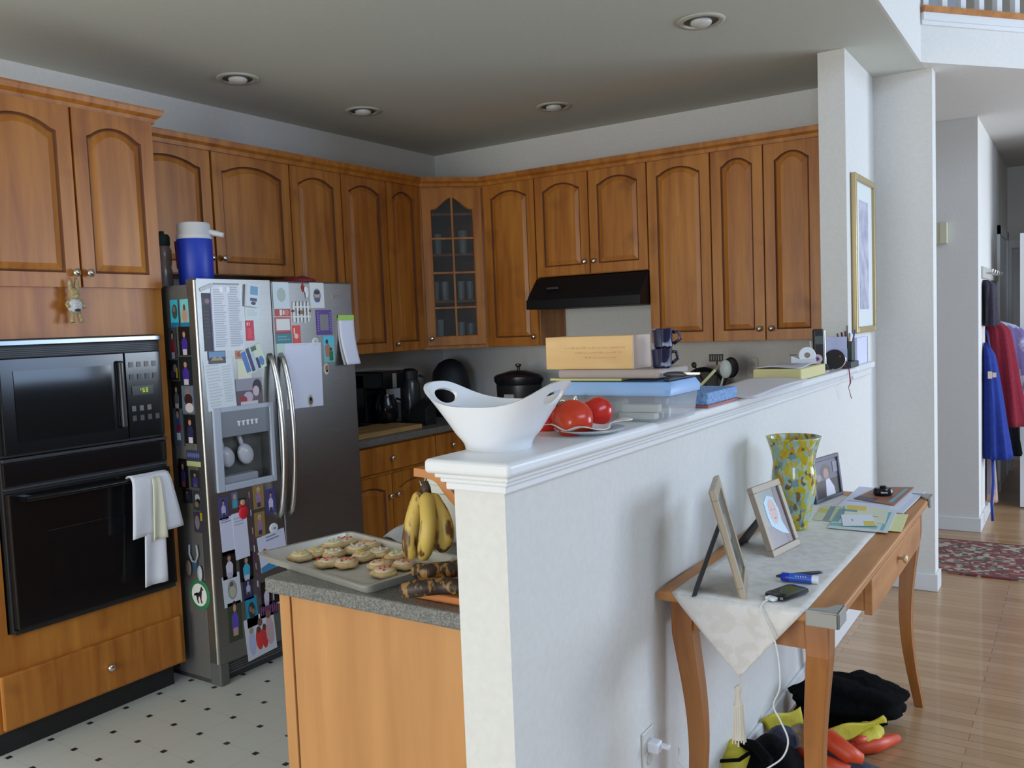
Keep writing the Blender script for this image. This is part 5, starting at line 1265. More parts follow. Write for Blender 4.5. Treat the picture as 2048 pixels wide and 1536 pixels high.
MB().tube([(.046 * math.sin(a), 0, -.046 * math.cos(a)) for a in [k * .16 - .3 for k in range(14)]], .006, 8).build('silver_rim', CHROME, ac_, smooth=True)
MB().box((.018, -.0165, .010), (.026, -.014, .016)).build('red_light', P(200, 60, 40), ac_)
nt = MB().box((-.05, -.004, 0), (.05, .004, .115)).box((-.05, -.012, 0), (.05, -.004, .06)).build('envelopes', P(196, 198, 226, rough=.7)); nt.location = (-.97, 4.22, ZL + .002 + .028); nt.rotation_euler = (-.0, 0, .4)
tag(nt, 'lavender-white envelopes standing behind the round clock', 'envelopes')
ltray = MB().box((-1.05, 4.17, ZL + .001), (-.89, 4.33, ZL + .030)).build('letter_tray', P(60, 60, 66, rough=.5), bevel=.003); tag(ltray, 'dark tray holding the envelopes and pencil cup at the far end of the ledge', 'tray')
pc = thing('pencil_cup', 'dark green pencil cup at the far end of the ledge', 'cup', (-.93, 4.275, ZL + .030))
MB().box((-.028, -.028, 0), (.028, .028, .092)).build('cup', P(42, 54, 46, rough=.5), pc, bevel=.004)
pens = [('brown pencil leaning left in the pencil cup', (-.042, -.01, .13), (120, 80, 60)), ('black pen with a blue cap in the pencil cup', (-.022, -.012, .135), (34, 34, 50)), ('tall grey-green pencil, highest in the pencil cup', (.002, 0, .165), (110, 110, 100)),
        ('red marker in the middle of the pencil cup', (-.004, -.018, .14), (120, 24, 40)), ('teal pen in the pencil cup', (.014, -.01, .13), (90, 150, 160)), ('tan pencil in front of the pencil cup', (.018, -.024, .12), (200, 160, 110)), ('blue pen leaning right in the pencil cup', (.036, 0, .145), (60, 80, 160))]
for t, e, c_ in pens:
    o = MB().tube([(e[0] * .3, e[1] * .3, .012), e], .0042, 6).build('pencil', P(*c_)); o.location = pc.location; tag(o, t, 'pencil', 'pens and pencils in the cup')
nbk = thing('note_pad', 'lavender notepad leaning against the pier beside the pencil cup', 'notepad', (0, 0, 0))
MB().box((-.943, 4.50, ZL + .0), (-.932, 4.74, ZL + .13)).build('pages', P(206, 206, 232, rough=.7), nbk)
MB().box((-.943, 4.74, ZL + .0), (-.931, 4.746, ZL + .13)).build('binding', P(40, 44, 70), nbk)
shelf_bit = struct(MB().box((XH1 + .001, YP, ZW + .024), (XH1 + .042, 4.78, ZW + .054)).box((XH1 + .001, YP, ZW - .012), (XH1 + .024, 4.78, ZW + .024)).build('trim_6', WHITE, bevel=.006), 'white ledge continuing along the pier')
rs = thing('ribbon', 'thin red cord dangling over the edge of the ledge below the pencil cup', 'cord', (0, 0, 0))
q0 = HX(1698, 738, XH1 + .048); q1 = HX(1701, 765, XH1 + .048); q2 = HX(1697, 775, XH1 + .050); q3 = HX(1703, 797, XH1 + .048)
MB().tube([q0 + Vector((-.02, 0, .012)), q0, q1, q2, q3], [.002, .0025, .0035, .0015, .002], 6).build('strand', P(140, 40, 60), rs)
# framed picture on the pier
pic = thing('framed_picture', 'tall gilt-framed print with a white mat on the side of the pier', 'picture', (XH1, 4.69, 1.79), 0)
hw, hh_ = .237, .388
fm = MB()
for (y0, y1, z0, z1) in ((-hw, -hw + .032, -hh_, hh_), (hw - .032, hw, -hh_, hh_), (-hw + .032, hw - .032, -hh_, -hh_ + .032), (-hw + .032, hw - .032, hh_ - .032, hh_)): fm.box((.001, y0, z0), (.026, y1, z1))
fm.build('frame', M(s255(176, 156, 112), .35, .4), pic, bevel=.005)
MB().box((.001, -hw + .03, -hh_ + .03), (.012, hw - .03, hh_ - .03)).build('mat_board', P(216, 220, 218, rough=.5), pic)
MB().box((.012, -.105, -.27), (.0135, .105, .27)).build('print', noise_mat('floral_print', s255(150, 150, 172), s255(200, 196, 206), nscale=14, rough=.5, ramp=(.3, .7)), pic)

# ------------------------------------------------------------------ console table
ZT = .80
TX0, TX1, TY0, TY1 = -.938, -.484, 2.07, 3.575
tbl = thing('console_table', 'oak console table with curved legs standing against the half wall', 'table', (0, 0, 0))
MB().box((TX0, TY0, ZT - .026), (TX1, TY1, ZT)).build('tabletop', OAK, tbl, bevel=.006)
MB().box((TX0 + .03, TY0 + .05, .69), (TX1 - .028, TY0 + .068, ZT - .026)).build('end_apron', OAK_LEG, tbl)
MB().box((TX0 + .03, TY1 - .068, .69), (TX1 - .028, TY1 - .05, ZT - .026)).build('end_apron', OAK_LEG, tbl)
MB().box((TX1 - .046, TY0 + .09, .742), (TX1 - .03, TY1 - .09, ZT - .026)).build('front_apron', OAK_LEG, tbl)
MB().box((TX0 + .03, TY0 + .09, .69), (TX0 + .046, TY1 - .09, ZT - .026)).build('back_apron', OAK_LEG, tbl)
drw = MB().box((TX1 - .045, 2.60, .635), (TX1 - .022, TY1 - .10, .742)).box((TX1 - .30, 2.60, .645), (TX1 - .045, 2.625, .740)).build('drawer', OAK, tbl, bevel=.003)
yk = 3.02
MB().lathe([(.005, 0), (.005, .012), (.014, .018), (.015, .024), (.008, .028), (0, .029)], 14, T(TX1 - .022, yk, .70) @ RY(PI / 2), cap1=False).build('drawer_knob', M(s255(214, 190, 150), .3, .3), drw, smooth=True)
def leg(x, y, sx, sy):
    """saber leg: outer faces curve in, then flare at the foot; sx, sy point outwards"""
    mb = MB(); vs = []; fs = []; N = 16
    for i in range(N + 1):
        t = i / N; z = (ZT - .026) * (1 - t)
        wdt = .062 - .030 * t ** .9
        off = -.030 * math.sin(PI * min(max((t - .12) / .88, 0), 1)) ** 1.1 + .004 * t
        ox = x + sx * off; oy = y + sy * off
        x1, y1 = ox, oy; x0_, y0_ = ox - sx * wdt, oy - sy * wdt
        vs += [(x0_, y0_, z), (x1, y0_, z), (x1, y1, z), (x0_, y1, z)]
    for i in range(N):
        for k in range(4): fs.append((i * 4 + k, i * 4 + (k + 1) % 4, (i + 1) * 4 + (k + 1) % 4, (i + 1) * 4 + k))
    fs += [(0, 1, 2, 3), (N * 4 + 3, N * 4 + 2, N * 4 + 1, N * 4)]
    return mb.add(vs, fs).build('leg', OAK_LEG, tbl, bevel=.004, smooth=False)
for x, y, sx, sy in ((TX0 + .022, TY0 + .04, -1, -1), (TX1 - .025, TY0 + .04, 1, -1), (TX0 + .022, TY1 - .04, -1, 1), (TX1 - .025, TY1 - .04, 1, 1)): leg(x, y, sx, sy)
# corner guards
def guard(label, cx, cy, sx, sy):
    g = MB(); r = .075
    GM = M(s255(160, 156, 148), .8)
    pl = []
    for k in range(9):
        a = k / 8 * PI / 2; pl.append((r * math.cos(a) * .92 if k else r, r * math.sin(a) * .92 if k < 8 else r))
    pl = [(0, 0), (.078, 0), (.074, .022), (.058, .030), (.040, .040), (.030, .058), (.022, .074), (0, .078)]
    n = len(pl); O = (cx + sx * .010, cy + sy * .010)
    g.add([(O[0] - sx * a, O[1] - sy * b_, z) for z in (ZT + .0005, ZT + .009) for a, b_ in pl], [tuple(range(n)), tuple(range(2 * n - 1, n - 1, -1))] + [(i, i + n, (i + 1) % n + n, (i + 1) % n) for i in range(n)])
    xa, xb = sorted((O[0], O[0] - sx * .010)); ya, yb_ = sorted((O[1], O[1] - sy * .078)); g.box((xa, ya, ZT - .03), (xb, yb_, ZT + .009))
    xa, xb = sorted((O[0], O[0] - sx * .078)); ya, yb_ = sorted((O[1], O[1] - sy * .010)); g.box((xa, ya, ZT - .03), (xb, yb_, ZT + .009))
    return tag(g.build('corner_guard', GM, bevel=.006, bseg=3), label, 'corner guard')
guard('soft grey corner guard on the near right corner of the console table', TX1, TY0, 1, -1)
guard('soft grey corner guard on the far right corner of the console table', TX1, TY1, 1, 1)

# runner with a pointed, tasselled end
rn = thing('table_runner', 'cream damask table runner with a pointed tasselled end hanging over the table edge', 'runner', (0, 0, 0))
DAM = noise_mat('cream_damask', s255(212, 206, 198), s255(220, 215, 208), nscale=30, rough=.75, detail=2, ramp=(.45, .55), bump=.25)
rx0, rx1 = -.892, -.555
def runner(u, v):
    # v 0..1 flat part; hanging part built separately
    return (rx0 + (rx1 - rx0) * u, TY0 - .004 + (3.47 - TY0) * v, ZT + .0015 + .0008 * math.sin(20 * v + 4 * u))
vs = []; fs = []; NU = 16
mb = MB(); mb.grid(runner, NU, 40)
tipx = -.715
def hang(u, v):
    xl = rx0 + (tipx - rx0) * v; xr = rx1 + (tipx - rx1) * v; x = xl + (xr - xl) * u
    z = ZT + .0015 - .188 * v
    y = TY0 - .004 - .006 * min(v * 8, 1) - .006 * math.sin(v * 3) * math.sin(u * 5 + .5)
    return (x, y, z)
mb.grid(hang, NU, 14)
mb.build('cloth', DAM, rn, smooth='auto', solid=.0025)
tip = Vector(hang(.5, 1))
ts = MB().tube([tip + Vector((0, 0, .004)), tip + Vector((.004, 0, -.012)), tip + Vector((-.002, -.002, -.022))], .0018, 6)
ts.build('cord', P(206, 196, 176), rn)
tz = tip + Vector((-.004, -.002, -.022))
mb = MB().lathe([(.003, 0), (.009, -.006), (.008, -.020), (.0065, -.026), (.011, -.05), (.014, -.11), (.017, -.135), (.0, -.135)], 16, T(*tz), cap1=False)
for k in range(14):
    a = k * .449; mb.tube([tz + Vector((.010 * math.cos(a), .010 * math.sin(a), -.05)), tz + Vector((.016 * math.cos(a), .016 * math.sin(a), -.140 - .005 * (k % 3)))], .0022, 5)
mb.build('tassel', P(214, 204, 186, rough=.8), rn, smooth='auto')

# picture frames
def pframe(name, label, A, n, W, H, back, fw, depth, fcol, pic_layers, stand=None, fm_=None):
    A = Vector(A); n = Vector((n[0], n[1], 0)).normalized(); ex = Vector((-n.y, n.x, 0)); ez = Vector((-n.x * back, -n.y * back, H)).normalized(); L_ = math.hypot(back, H); nn = ex.cross(ez)
    if nn.dot(n) < 0: nn = -nn
    t = thing(name, label, 'picture frame', A)
    def pt(u, v, d): return ex * u + ez * v + nn * d
    def bx(mb, u0, u1, v0, v1, d0, d1):
        c_ = [pt(u, v, d) for d in (d0, d1) for u, v in ((u0, v0), (u1, v0), (u1, v1), (u0, v1))]
        mb.add(c_, [(0, 1, 2, 3), (7, 6, 5, 4)] + [(i, i + 4, (i + 1) % 4 + 4, (i + 1) % 4) for i in range(4)])
    mb = MB()
    bx(mb, 0, W, 0, fw, -depth, 0); bx(mb, 0, W, L_ - fw, L_, -depth, 0); bx(mb, 0, fw, fw, L_ - fw, -depth, 0); bx(mb, W - fw, W, fw, L_ - fw, -depth, 0)
    bx(mb, .002, W - .002, .002, L_ - .002, -depth - .003, -depth)
    mb.build('frame', fm_ or fcol, t, bevel=.002)
    mb = MB(); cols = []; d = -.007
    for lay in pic_layers:
        rgb = lay[-1]
        if rgb not in cols: cols.append(rgb)
        mb.mat(cols.index(rgb)); d += .0003
        iw, ih = W - 2 * fw, L_ - 2 * fw
        if lay[0] == 'r': uv = [(lay[1], lay[2]), (lay[3], lay[2]), (lay[3], lay[4]), (lay[1], lay[4])]
        elif lay[0] == 'e': uv = [(lay[1] + lay[3] * math.cos(2 * PI * k / 20), lay[2] + lay[4] * math.sin(2 * PI * k / 20)) for k in range(20)]
        else: uv = lay[1]
        m_ = len(uv); P_ = [(fw + u * iw, fw + (1 - v) * ih) for u, v in uv]
        mb.add([pt(a, b, -.0075) for a, b in P_] + [pt(a, b, d) for a, b in P_], [tuple(range(m_)), tuple(range(2 * m_ - 1, m_ - 1, -1))] + [(i, i + m_, (i + 1) % m_ + m_, (i + 1) % m_) for i in range(m_)])
    mb.build('photo', [P(*c, rough=.25) for c in cols], t)
    if stand:
        top_ = pt(W / 2, L_ * .62, -depth - .003); foot = Vector(stand) - A
        mb = MB(); s_ = ex * .034
        q = [top_ - s_ * .6, top_ + s_ * .6, foot + s_ * 1.2, foot - s_ * 1.2]; off = nn * -.013
        mb.add([p for p in q] + [p + off for p in q], [(0, 1, 2, 3), (7, 6, 5, 4)] + [(i, i + 4, (i + 1) % 4 + 4, (i + 1) % 4) for i in range(4)])
        mb.build('easel_stand', BLACKM, t)
    return t
WOODF = wood_mat('pale_gold_frame', s255(150, 134, 112), s255(180, 162, 136), s255(140, 122, 100), rough=.4)
Zr = ZT + .004
pframe('picture_frame', 'tall pale wood picture frame seen almost edge-on, nearest the table end', (-.703, 2.091, Zr), (.957, .293), .215, .275, .072, .028, .014, None,
       [('r', 0, 0, 1, 1, (130, 126, 118)), ('r', .1, .08, .9, .92, (86, 92, 86)), ('e', .5, .4, .22, .16, (150, 140, 130)), ('r', .3, .55, .7, .92, (60, 64, 62))], (-.835, 2.10, Zr), WOODF)
pframe('picture_frame', 'champagne picture frame with a person in a pale blue hood, before the vase', (-.752, 2.491, Zr), (.988, -.148), .184, .200, .068, .020, .016, None,
       [('r', 0, 0, 1, 1, (110, 118, 112)), ('r', 0, .62, 1, 1, (104, 84, 92)), ('r', .75, 0, 1, 1, (92, 72, 82)), ('p', [(.2, .45), (.22, .2), (.42, .1), (.66, .16), (.76, .38), (.74, .6), (.88, .86), (.62, .80), (.40, .70), (.24, .62)], (158, 186, 202)), ('e', .50, .40, .17, .22, (186, 146, 138)), ('e', .44, .36, .022, .014, (90, 70, 70)), ('e', .58, .37, .022, .014, (90, 70, 70)), ('e', .52, .52, .05, .016, (160, 100, 100))], (-.885, 2.60, Zr),
       M(s255(158, 142, 122), .5, .1))
pframe('picture_frame', 'dark grey picture frame with a photo of a bride, standing behind the vase', (-.824, 3.264, Zr), (.978, -.209), .224, .163, .020, .014, .012, None,
       [('r', 0, 0, 1, 1, (112, 104, 120)), ('r', .0, .55, 1, 1, (70, 60, 62)), ('e', .5, .32, .20, .20, (92, 92, 84)), ('e', .5, .38, .11, .15, (176, 134, 124)), ('p', [(.42, 1), (.46, .55), (.60, .52), (.78, .8), (.8, 1)], (212, 206, 214)), ('e', .18, .45, .12, .1, (150, 140, 150)), ('r', .8, .1, 1, .4, (136, 130, 140))], (-.905, 3.36, Zr),
       M(s255(66, 66, 78), .35, .2))
# vase
vz = thing('vase', 'mottled yellow and aqua glass vase with a flared rim on the console table', 'vase', (-.798, 2.875, Zr))
m, n_, l_, b = nodes('mottled_vase_glass')
tc = n_.new('ShaderNodeTexCoord'); vo = n_.new('ShaderNodeTexVoronoi'); vo.inputs['Scale'].default_value = 1; mp = n_.new('ShaderNodeMapping'); mp.inputs['Scale'].default_value = (85, 85, 48)
nz = n_.new('ShaderNodeTexNoise'); nz.inputs['Scale'].default_value = 30; mxv = n_.new('ShaderNodeMixRGB'); mxv.inputs[0].default_value = .035
l_.new(tc.outputs['Object'], mxv.inputs[1]); l_.new(nz.outputs['Color'], mxv.inputs[2]); l_.new(tc.outputs['Object'], nz.inputs['Vector']); l_.new(mxv.outputs[0], mp.inputs[0]); l_.new(mp.outputs[0], vo.inputs['Vector'])
sp3 = n_.new('ShaderNodeSeparateColor'); l_.new(vo.outputs['Color'], sp3.inputs[0])
cr = n_.new('ShaderNodeValToRGB'); cr.color_ramp.interpolation = 'CONSTANT'
el = cr.color_ramp.elements; el[0].position = 0; el[0].color = (*s255(186, 172, 40), 1); el[1].position = .26; el[1].color = (*s255(150, 180, 168), 1)
for p_, c_ in ((.48, (184, 190, 150)), (.66, (120, 96, 60)), (.74, (196, 176, 60)), (.86, (120, 150, 150)), (.94, (196, 150, 40))):
    e = el.new(p_); e.color = (*s255(*c_), 1)
l_.new(sp3.outputs[0], cr.inputs[0]); l_.new(cr.outputs[0], b.inputs['Base Color']); b.inputs['Roughness'].default_value = .12
prof = [(.036, 0), (.040, .006), (.050, .05), (.064, .10), (.0715, .145), (.0705, .185), (.067, .215), (.070, .245), (.078, .275), (.088, .305)]
def smooth_prof(pr, m_=4):
    P_ = [Vector((a, 0, b_)) for a, b_ in pr]; return [(p.x, p.z) for p in catmull(P_, m_)]
sprof = smooth_prof(prof)
inner = [(max(r - .004, .002), z) for r, z in sprof[::-1] if z > .012]
MB().lathe(sprof + inner + [(.001, .012)], 36).build('glass_body', m, vz, smooth=True)
# papers on the table
def flat(name, label, px4, z, rgb, cat='paper', th=.002, marks=(), group=None):
    pts = [HZ(*p, z) for p in px4]; c_ = sum(pts, Vector()) / 4; mb = MB()
    cols = [rgb]
    lo = [p - c_ for p in pts]
    mb.add([(p.x, p.y, 0) for p in lo] + [(p.x, p.y, th) for p in lo], [(3, 2, 1, 0), (4, 5, 6, 7)] + [(i, (i + 1) % 4, (i + 1) % 4 + 4, i + 4) for i in range(4)])
    def bil(u, v): return (lo[0] * (1 - u) + lo[1] * u) * (1 - v) + (lo[3] * (1 - u) + lo[2] * u) * v
    d = th
    for (u0, v0, u1, v1, c2) in marks:
        if c2 not in cols: cols.append(c2)
        mb.mat(cols.index(c2)); q = [bil(u0, v0), bil(u1, v0), bil(u1, v1), bil(u0, v1)]; d += .0001
        mb.add([(p.x, p.y, th - .0002) for p in q] + [(p.x, p.y, d) for p in q], [(3, 2, 1, 0), (4, 5, 6, 7)] + [(i, (i + 1) % 4, (i + 1) % 4 + 4, i + 4) for i in range(4)])
    o = mb.build(name, [P(*c, rough=.5) for c in cols]); o.location = (c_.x, c_.y, z); return tag(o, label, cat, group)
z0 = Zr
flat('magazine', 'white glossy magazine at the far end of the table, under the brown folder', [(1718, 975), (1850, 985), (1806, 1028), (1675, 1014)], z0, (206, 210, 226), 'magazine', .004, [(.05, .7, .9, .74, (150, 160, 190)), (.75, .1, .9, .9, (214, 218, 232))])
flat('folder', 'brown brochure with teal corners under the black case', [(1757, 975), (1828, 976), (1788, 1012), (1708, 998)], z0 + .0045, (150, 100, 76), 'brochure', .003, [(.8, .1, .9, .9, (110, 160, 170)), (0, .8, .5, 1, (80, 66, 80))])
flat('envelope', 'pale yellow envelope sticking out over the right edge of the runner', [(1745, 1026), (1817, 1030), (1803, 1064), (1730, 1058)], z0, (222, 220, 160), 'envelope', .002)
flat('brochure', 'yellow and teal leaflet next to the vase', [(1645, 1012), (1700, 1016), (1690, 1045), (1625, 1040)], z0 + .0, (196, 200, 160), 'leaflet', .0015, [(.0, .2, .3, .5, (200, 186, 90)), (.3, 0, .5, 1, (120, 140, 140))])
flat('brochure', 'white leaflet with teal stripes, lowest of the pile on the runner', [(1680, 1018), (1795, 1022), (1775, 1066), (1655, 1056)], z0 + .0022, (200, 210, 210), 'leaflet', .002, [(0, .75, .8, .9, (120, 176, 172)), (.86, .1, .92, .95, (110, 170, 176)), (.0, .0, .12, .7, (110, 150, 150))])
flat('leaflet', 'pale yellow leaflet with an orange blot on top of the teal leaflet', [(1690, 1010), (1778, 1018), (1770, 1048), (1688, 1040)], z0 + .0045, (210, 212, 186), 'leaflet', .0015, [(.05, .0, .5, .3, (222, 186, 60)), (.0, .3, .3, .45, (110, 150, 156)), (.35, .6, .8, .64, (120, 130, 140))])
flat('business_card', 'white card with a yellow block, topmost of the leaflets', [(1682, 1030), (1744, 1030), (1754, 1052), (1686, 1052)], z0 + .0062, (222, 224, 232), 'card', .0012, [(.64, .6, .97, 1, (216, 190, 70)), (.3, .4, .34, .6, (140, 150, 170))])
bc = thing('black_case', 'small black rounded case on the brown brochure', 'case', HZ(1766, 990, z0 + .0085), .4)
MB().lathe([(.030, 0), (.036, .006), (.036, .020), (.030, .028), (.012, .030), (.012, .036), (0, .037)], 24, cap1=False, sx=1.0, sy=.8).build('shell', BLACK, bc, smooth='auto')
MB().box((-.014, -.031, .012), (.010, -.028, .017)).build('label_print', P(190, 190, 190), bc)
# phone with cable, marker, pen
phx = HZ(1574, 1190, z0); a_ = HZ(1556, 1212, z0); b_ = HZ(1596, 1172, z0)
ip = thing('phone', 'black phone with a rounded back lying on the runner, plugged into a white cable', 'phone', (phx.x, phx.y, z0), math.radians(-20))
mb = MB(); loft(mb, [rr(-.028, .028, -.050, .050, .0005, .012), rr(-.032, .032, -.056, .056, .005, .014), rr(-.031, .031, -.055, .055, .011, .014), rr(-.029, .029, -.053, .053, .012, .013)])
mb.build('body', BLACK, ip, smooth='auto')
MB().box((-.024, -.030, .0119), (.024, .040, .0124)).build('screen', M(s255(58, 60, 46), .08), ip)
MB().box((-.013, -.072, .001), (.013, -.054, .010)).build('dock_plug', P(226, 226, 228, rough=.35), ip, bevel=.002)
wc = thing('charging_cable', 'thin white charging cable running from the phone down to the wall outlet', 'cable', (0, 0, 0))
pl = T(ip.location.x, ip.location.y, ip.location.z) @ RZ(math.radians(-20)) @ Vector((0, -.072, .006))
outl = Vector((XH1 + .03, 2.03, .405))
cp_ = [pl, Vector((pl.x - .006, TY0 - .020, ZT - .002)), HY(1552, 1290, 2.045), HY(1560, 1370, 2.03), HY(1547, 1410, 2.04), HY(1560, 1440, 2.04), HY(1576, 1480, 2.04), HY(1565, 1515, 2.04), HY(1530, 1540, 2.04),
       HY(1480, 1575, 2.04), HY(1410, 1570, 2.04), HY(1362, 1530, 2.06), HY(1358, 1505, 2.07), outl + Vector((.045, 0, .005))]
MB().tube(catmull(cp_, 8), .0022, 8).build('cord', P(214, 214, 208, rough=.5), wc, smooth=True)
ot2 = thing('wall_outlet', 'white outlet low on the half wall left of the table', 'outlet', (XH1 + .0, 2.0, .395), L90)
outlet(ot2)
cg = thing('usb_charger', 'white cube charger plugged into the outlet on the half wall', 'charger', (XH1 + .007, 2.0, .412), L90)
MB().box((-.016, -.030, -.014), (.016, 0, .014)).build('cube', P(228, 228, 232, rough=.3), cg, bevel=.004)
MB().box((.002, -.052, -.004), (.016, -.030, .006)).build('plug', P(228, 228, 232, rough=.3), cg, bevel=.002)
mk = thing('glue_stick', 'blue tube with a white cap lying on the runner', 'tube', HZ(1596, 1158, z0 + .0115), 0)
e0 = HZ(1562, 1153, z0 + .0115) - mk.location; e1 = HZ(1636, 1160, z0 + .0115) - mk.location
BLU = M(s255(40, 90, 190), .3); BLU2 = M(s255(24, 50, 170), .3)
MB().tube([e0.lerp(e1, .22), e0.lerp(e1, .84)], .0115, 16).build('barrel', BLU, mk, smooth='auto')
MB().tube([e0, e0.lerp(e1, .04), e0.lerp(e1, .23)], [.009, .0118, .0118], 16).build('blue_cap', BLU2, mk, smooth='auto')
MB().tube([e0.lerp(e1, .84), e1], .0108, 16).build('white_end', P(224, 226, 230, rough=.3), mk, smooth='auto')
dd_ = (e1 - e0).normalized(); sd = Vector((-dd_.y, dd_.x, 0))
mb = MB()
for k in range(6):
    p = e0.lerp(e1, .42 + .065 * k); q = p - sd * .0095 + Vector((0, 0, .0072)); mb.mat(0 if k < 5 else 1); mb.ell(q, (.0017, .0012, .0022), 6, 4)
mb.build('lettering', [P(226, 200, 210), P(200, 50, 50)], mk)
pen_ = thing('pen', 'thin dark pen lying behind the blue tube', 'pen', HZ(1600, 1146, z0 + .004), 0)
e0 = HZ(1552, 1152, z0 + .004) - pen_.location; e1 = HZ(1645, 1144, z0 + .004) - pen_.location
MB().tube([e0, e0.lerp(e1, .08), e0.lerp(e1, .9), e1], [.002, .0045, .0045, .003], 8).build('barrel', P(44, 40, 60, rough=.3), pen_, smooth=True)

# ------------------------------------------------------------------ heap under the table
def blob(name, label, cat, c, r, m, rz=0, amp=.12, fr=5.0, seed=1, seg=40, rings=24, low=-.75):
    rg = random.Random(seed); ph = [rg.uniform(0, 6) for _ in range(6)]
    def f(d):
        k = 1 + amp * (.5 * math.sin(fr * d.x + ph[0] + 2 * d.z) * math.sin(fr * d.y + ph[1]) + .35 * math.sin(fr * 1.9 * d.z + ph[2] + 3 * d.x) + .25 * math.sin(fr * 2.7 * d.y + ph[3]) * math.cos(fr * 2.2 * d.x + ph[4]))
        q = d * k; q = Vector((q.x, q.y, max(q.z, low))); return q
    o = MB().ell((0, 0, 0), r, seg, rings, fn=f).build(name, m, None, smooth=True); o.location = c; o.rotation_euler = (0, 0, rz)
    return tag(o, label, cat) if label else o
FAB_K = noise_mat('black_fabric', (.0025, .0025, .003), (.005, .005, .006), nscale=60, rough=.95, bump=.4, spec=.1)
FAB_Y = noise_mat('yellow_fabric', s255(196, 182, 40), s255(212, 196, 60), nscale=20, rough=.6, bump=.3)
FAB_O = noise_mat('orange_rubber', s255(206, 66, 30), s255(220, 82, 40), nscale=20, rough=.45)
FAB_N = noise_mat('navy_fabric', s255(40, 44, 60), s255(54, 58, 76), nscale=60, rough=.8, bump=.3)
blob('black_duffel', 'large black fabric bundle under the far end of the console table', 'bag', HZ(1700, 1400, .085), (.20, .11, .098), FAB_K, rz=.50, amp=.22, fr=5, seed=3)
def sheet(name, label, cat, pts, m, th=.006, nu=16, nv=10, wave=.012):
    A, B, C_, D = [Vector(p) for p in pts]
    def f(u, v):
        p = (A * (1 - u) + B * u) * (1 - v) + (D * (1 - u) + C_ * u) * v
        return p + Vector((0, 0, wave * math.sin(u * 7 + v * 2) * math.sin(v * 4 + .6)))
    return tag(MB().grid(f, nu, nv).build(name, m, None, smooth=True, solid=th), label, cat)
yf = thing('yellow_jacket', 'crumpled yellow fabric between the black bundle and the orange tools', 'jacket', (0, 0, 0))
def q_(px, py, z): return HZ(px, py, z)
def fold(pts, m, name, par, th=.012, wave=.01):
    A, B, C_, D = pts
    def f(u, v):
        p = (A * (1 - u) + B * u) * (1 - v) + (D * (1 - u) + C_ * u) * v
        return p + Vector((0, 0, wave * math.sin(u * 6 + v * 3)))
    return MB().grid(f, 14, 8).build(name, m, par, smooth=True, solid=th)
fold([q_(1522, 1442, .10), q_(1600, 1412, .12), q_(1605, 1450, .06), q_(1538, 1468, .05)], FAB_Y, 'left_part', yf)
fold([q_(1655, 1462, .10), q_(1768, 1432, .13), q_(1772, 1446, .10), q_(1668, 1484, .07)], FAB_Y, 'upper_fold', yf)
MB().ell((0, 0, 0), (.05, .075, .032), 20, 12, RZ(-.2), fn=lambda d: d * (1 + .08 * math.sin(7 * d.y + 3 * d.x))).build('right_part', FAB_Y, yf, smooth=True).location = q_(1735, 1468, .045)
of = thing('water_shoes', 'orange and navy plastic water shoes lying under the right front table leg', 'shoes', (0, 0, 0))
MB().tube([q_(1612, 1468, .12), q_(1660, 1480, .12), q_(1700, 1510, .10), q_(1722, 1520, .085)], [.030, .034, .030, .022], 14).build('orange_upper', FAB_O, of, smooth=True)
MB().tube([q_(1600, 1506, .06), q_(1640, 1525, .06), q_(1700, 1548, .05)], [.022, .030, .030], 12).build('orange_sole', FAB_O, of, smooth=True)
MB().tube([q_(1655, 1500, .09), q_(1700, 1528, .07), q_(1760, 1556, .04)], [.018, .026, .030], 12).build('navy_toe', FAB_N, of, smooth=True)
of2 = thing('water_shoe', 'flat orange piece reaching out to the right below the yellow fabric', 'shoe', (0, 0, 0))
MB().tube([q_(1700, 1500, .03), q_(1750, 1490, .028), q_(1795, 1476, .025)], [.020, .026, .016], 12).build('strap', FAB_O, of2, smooth=True)
MB().tube([q_(1705, 1484, .05), q_(1735, 1478, .05)], [.020, .014], 10).build('tongue', FAB_O, of2, smooth=True)
blob('fabric_pouch', 'navy fabric pouch in front of the yellow fabric', 'pouch', q_(1562, 1490, .07), (.055, .08, .06), FAB_N, amp=.06, seed=5)
yb_ = thing('yellow_backpack', 'yellow and black backpack at the left of the heap under the table', 'backpack', (0, 0, 0))
o = MB().ell((0, 0, 0), (.105, .15, .10), 30, 18, RZ(.2), fn=lambda d: Vector((d.x, d.y, max(d.z, -.7))) * (1 + .06 * math.sin(6 * d.x + 4 * d.y))).build('body', FAB_K, yb_, smooth=True); o.location = q_(1540, 1545, .06)
o = MB().ell((0, 0, 0), (.07, .085, .075), 24, 16, RZ(.3), fn=lambda d: d * (1 + .07 * math.sin(8 * d.y))).build('yellow_panel', FAB_Y, yb_, smooth=True); o.location = q_(1478, 1530, .085)
MB().tube([q_(1478, 1486, .15), q_(1510, 1492, .17), q_(1535, 1520, .17), q_(1530, 1545, .14)], .018, 10).build('strap', FAB_K, yb_, smooth=True)
MB().tube([q_(1385, 1560, .03), q_(1408, 1536, .09), q_(1440, 1522, .125), q_(1478, 1520, .160), q_(1500, 1505, .165)], .006, 8).build('piping', FAB_K, yb_, smooth=True)

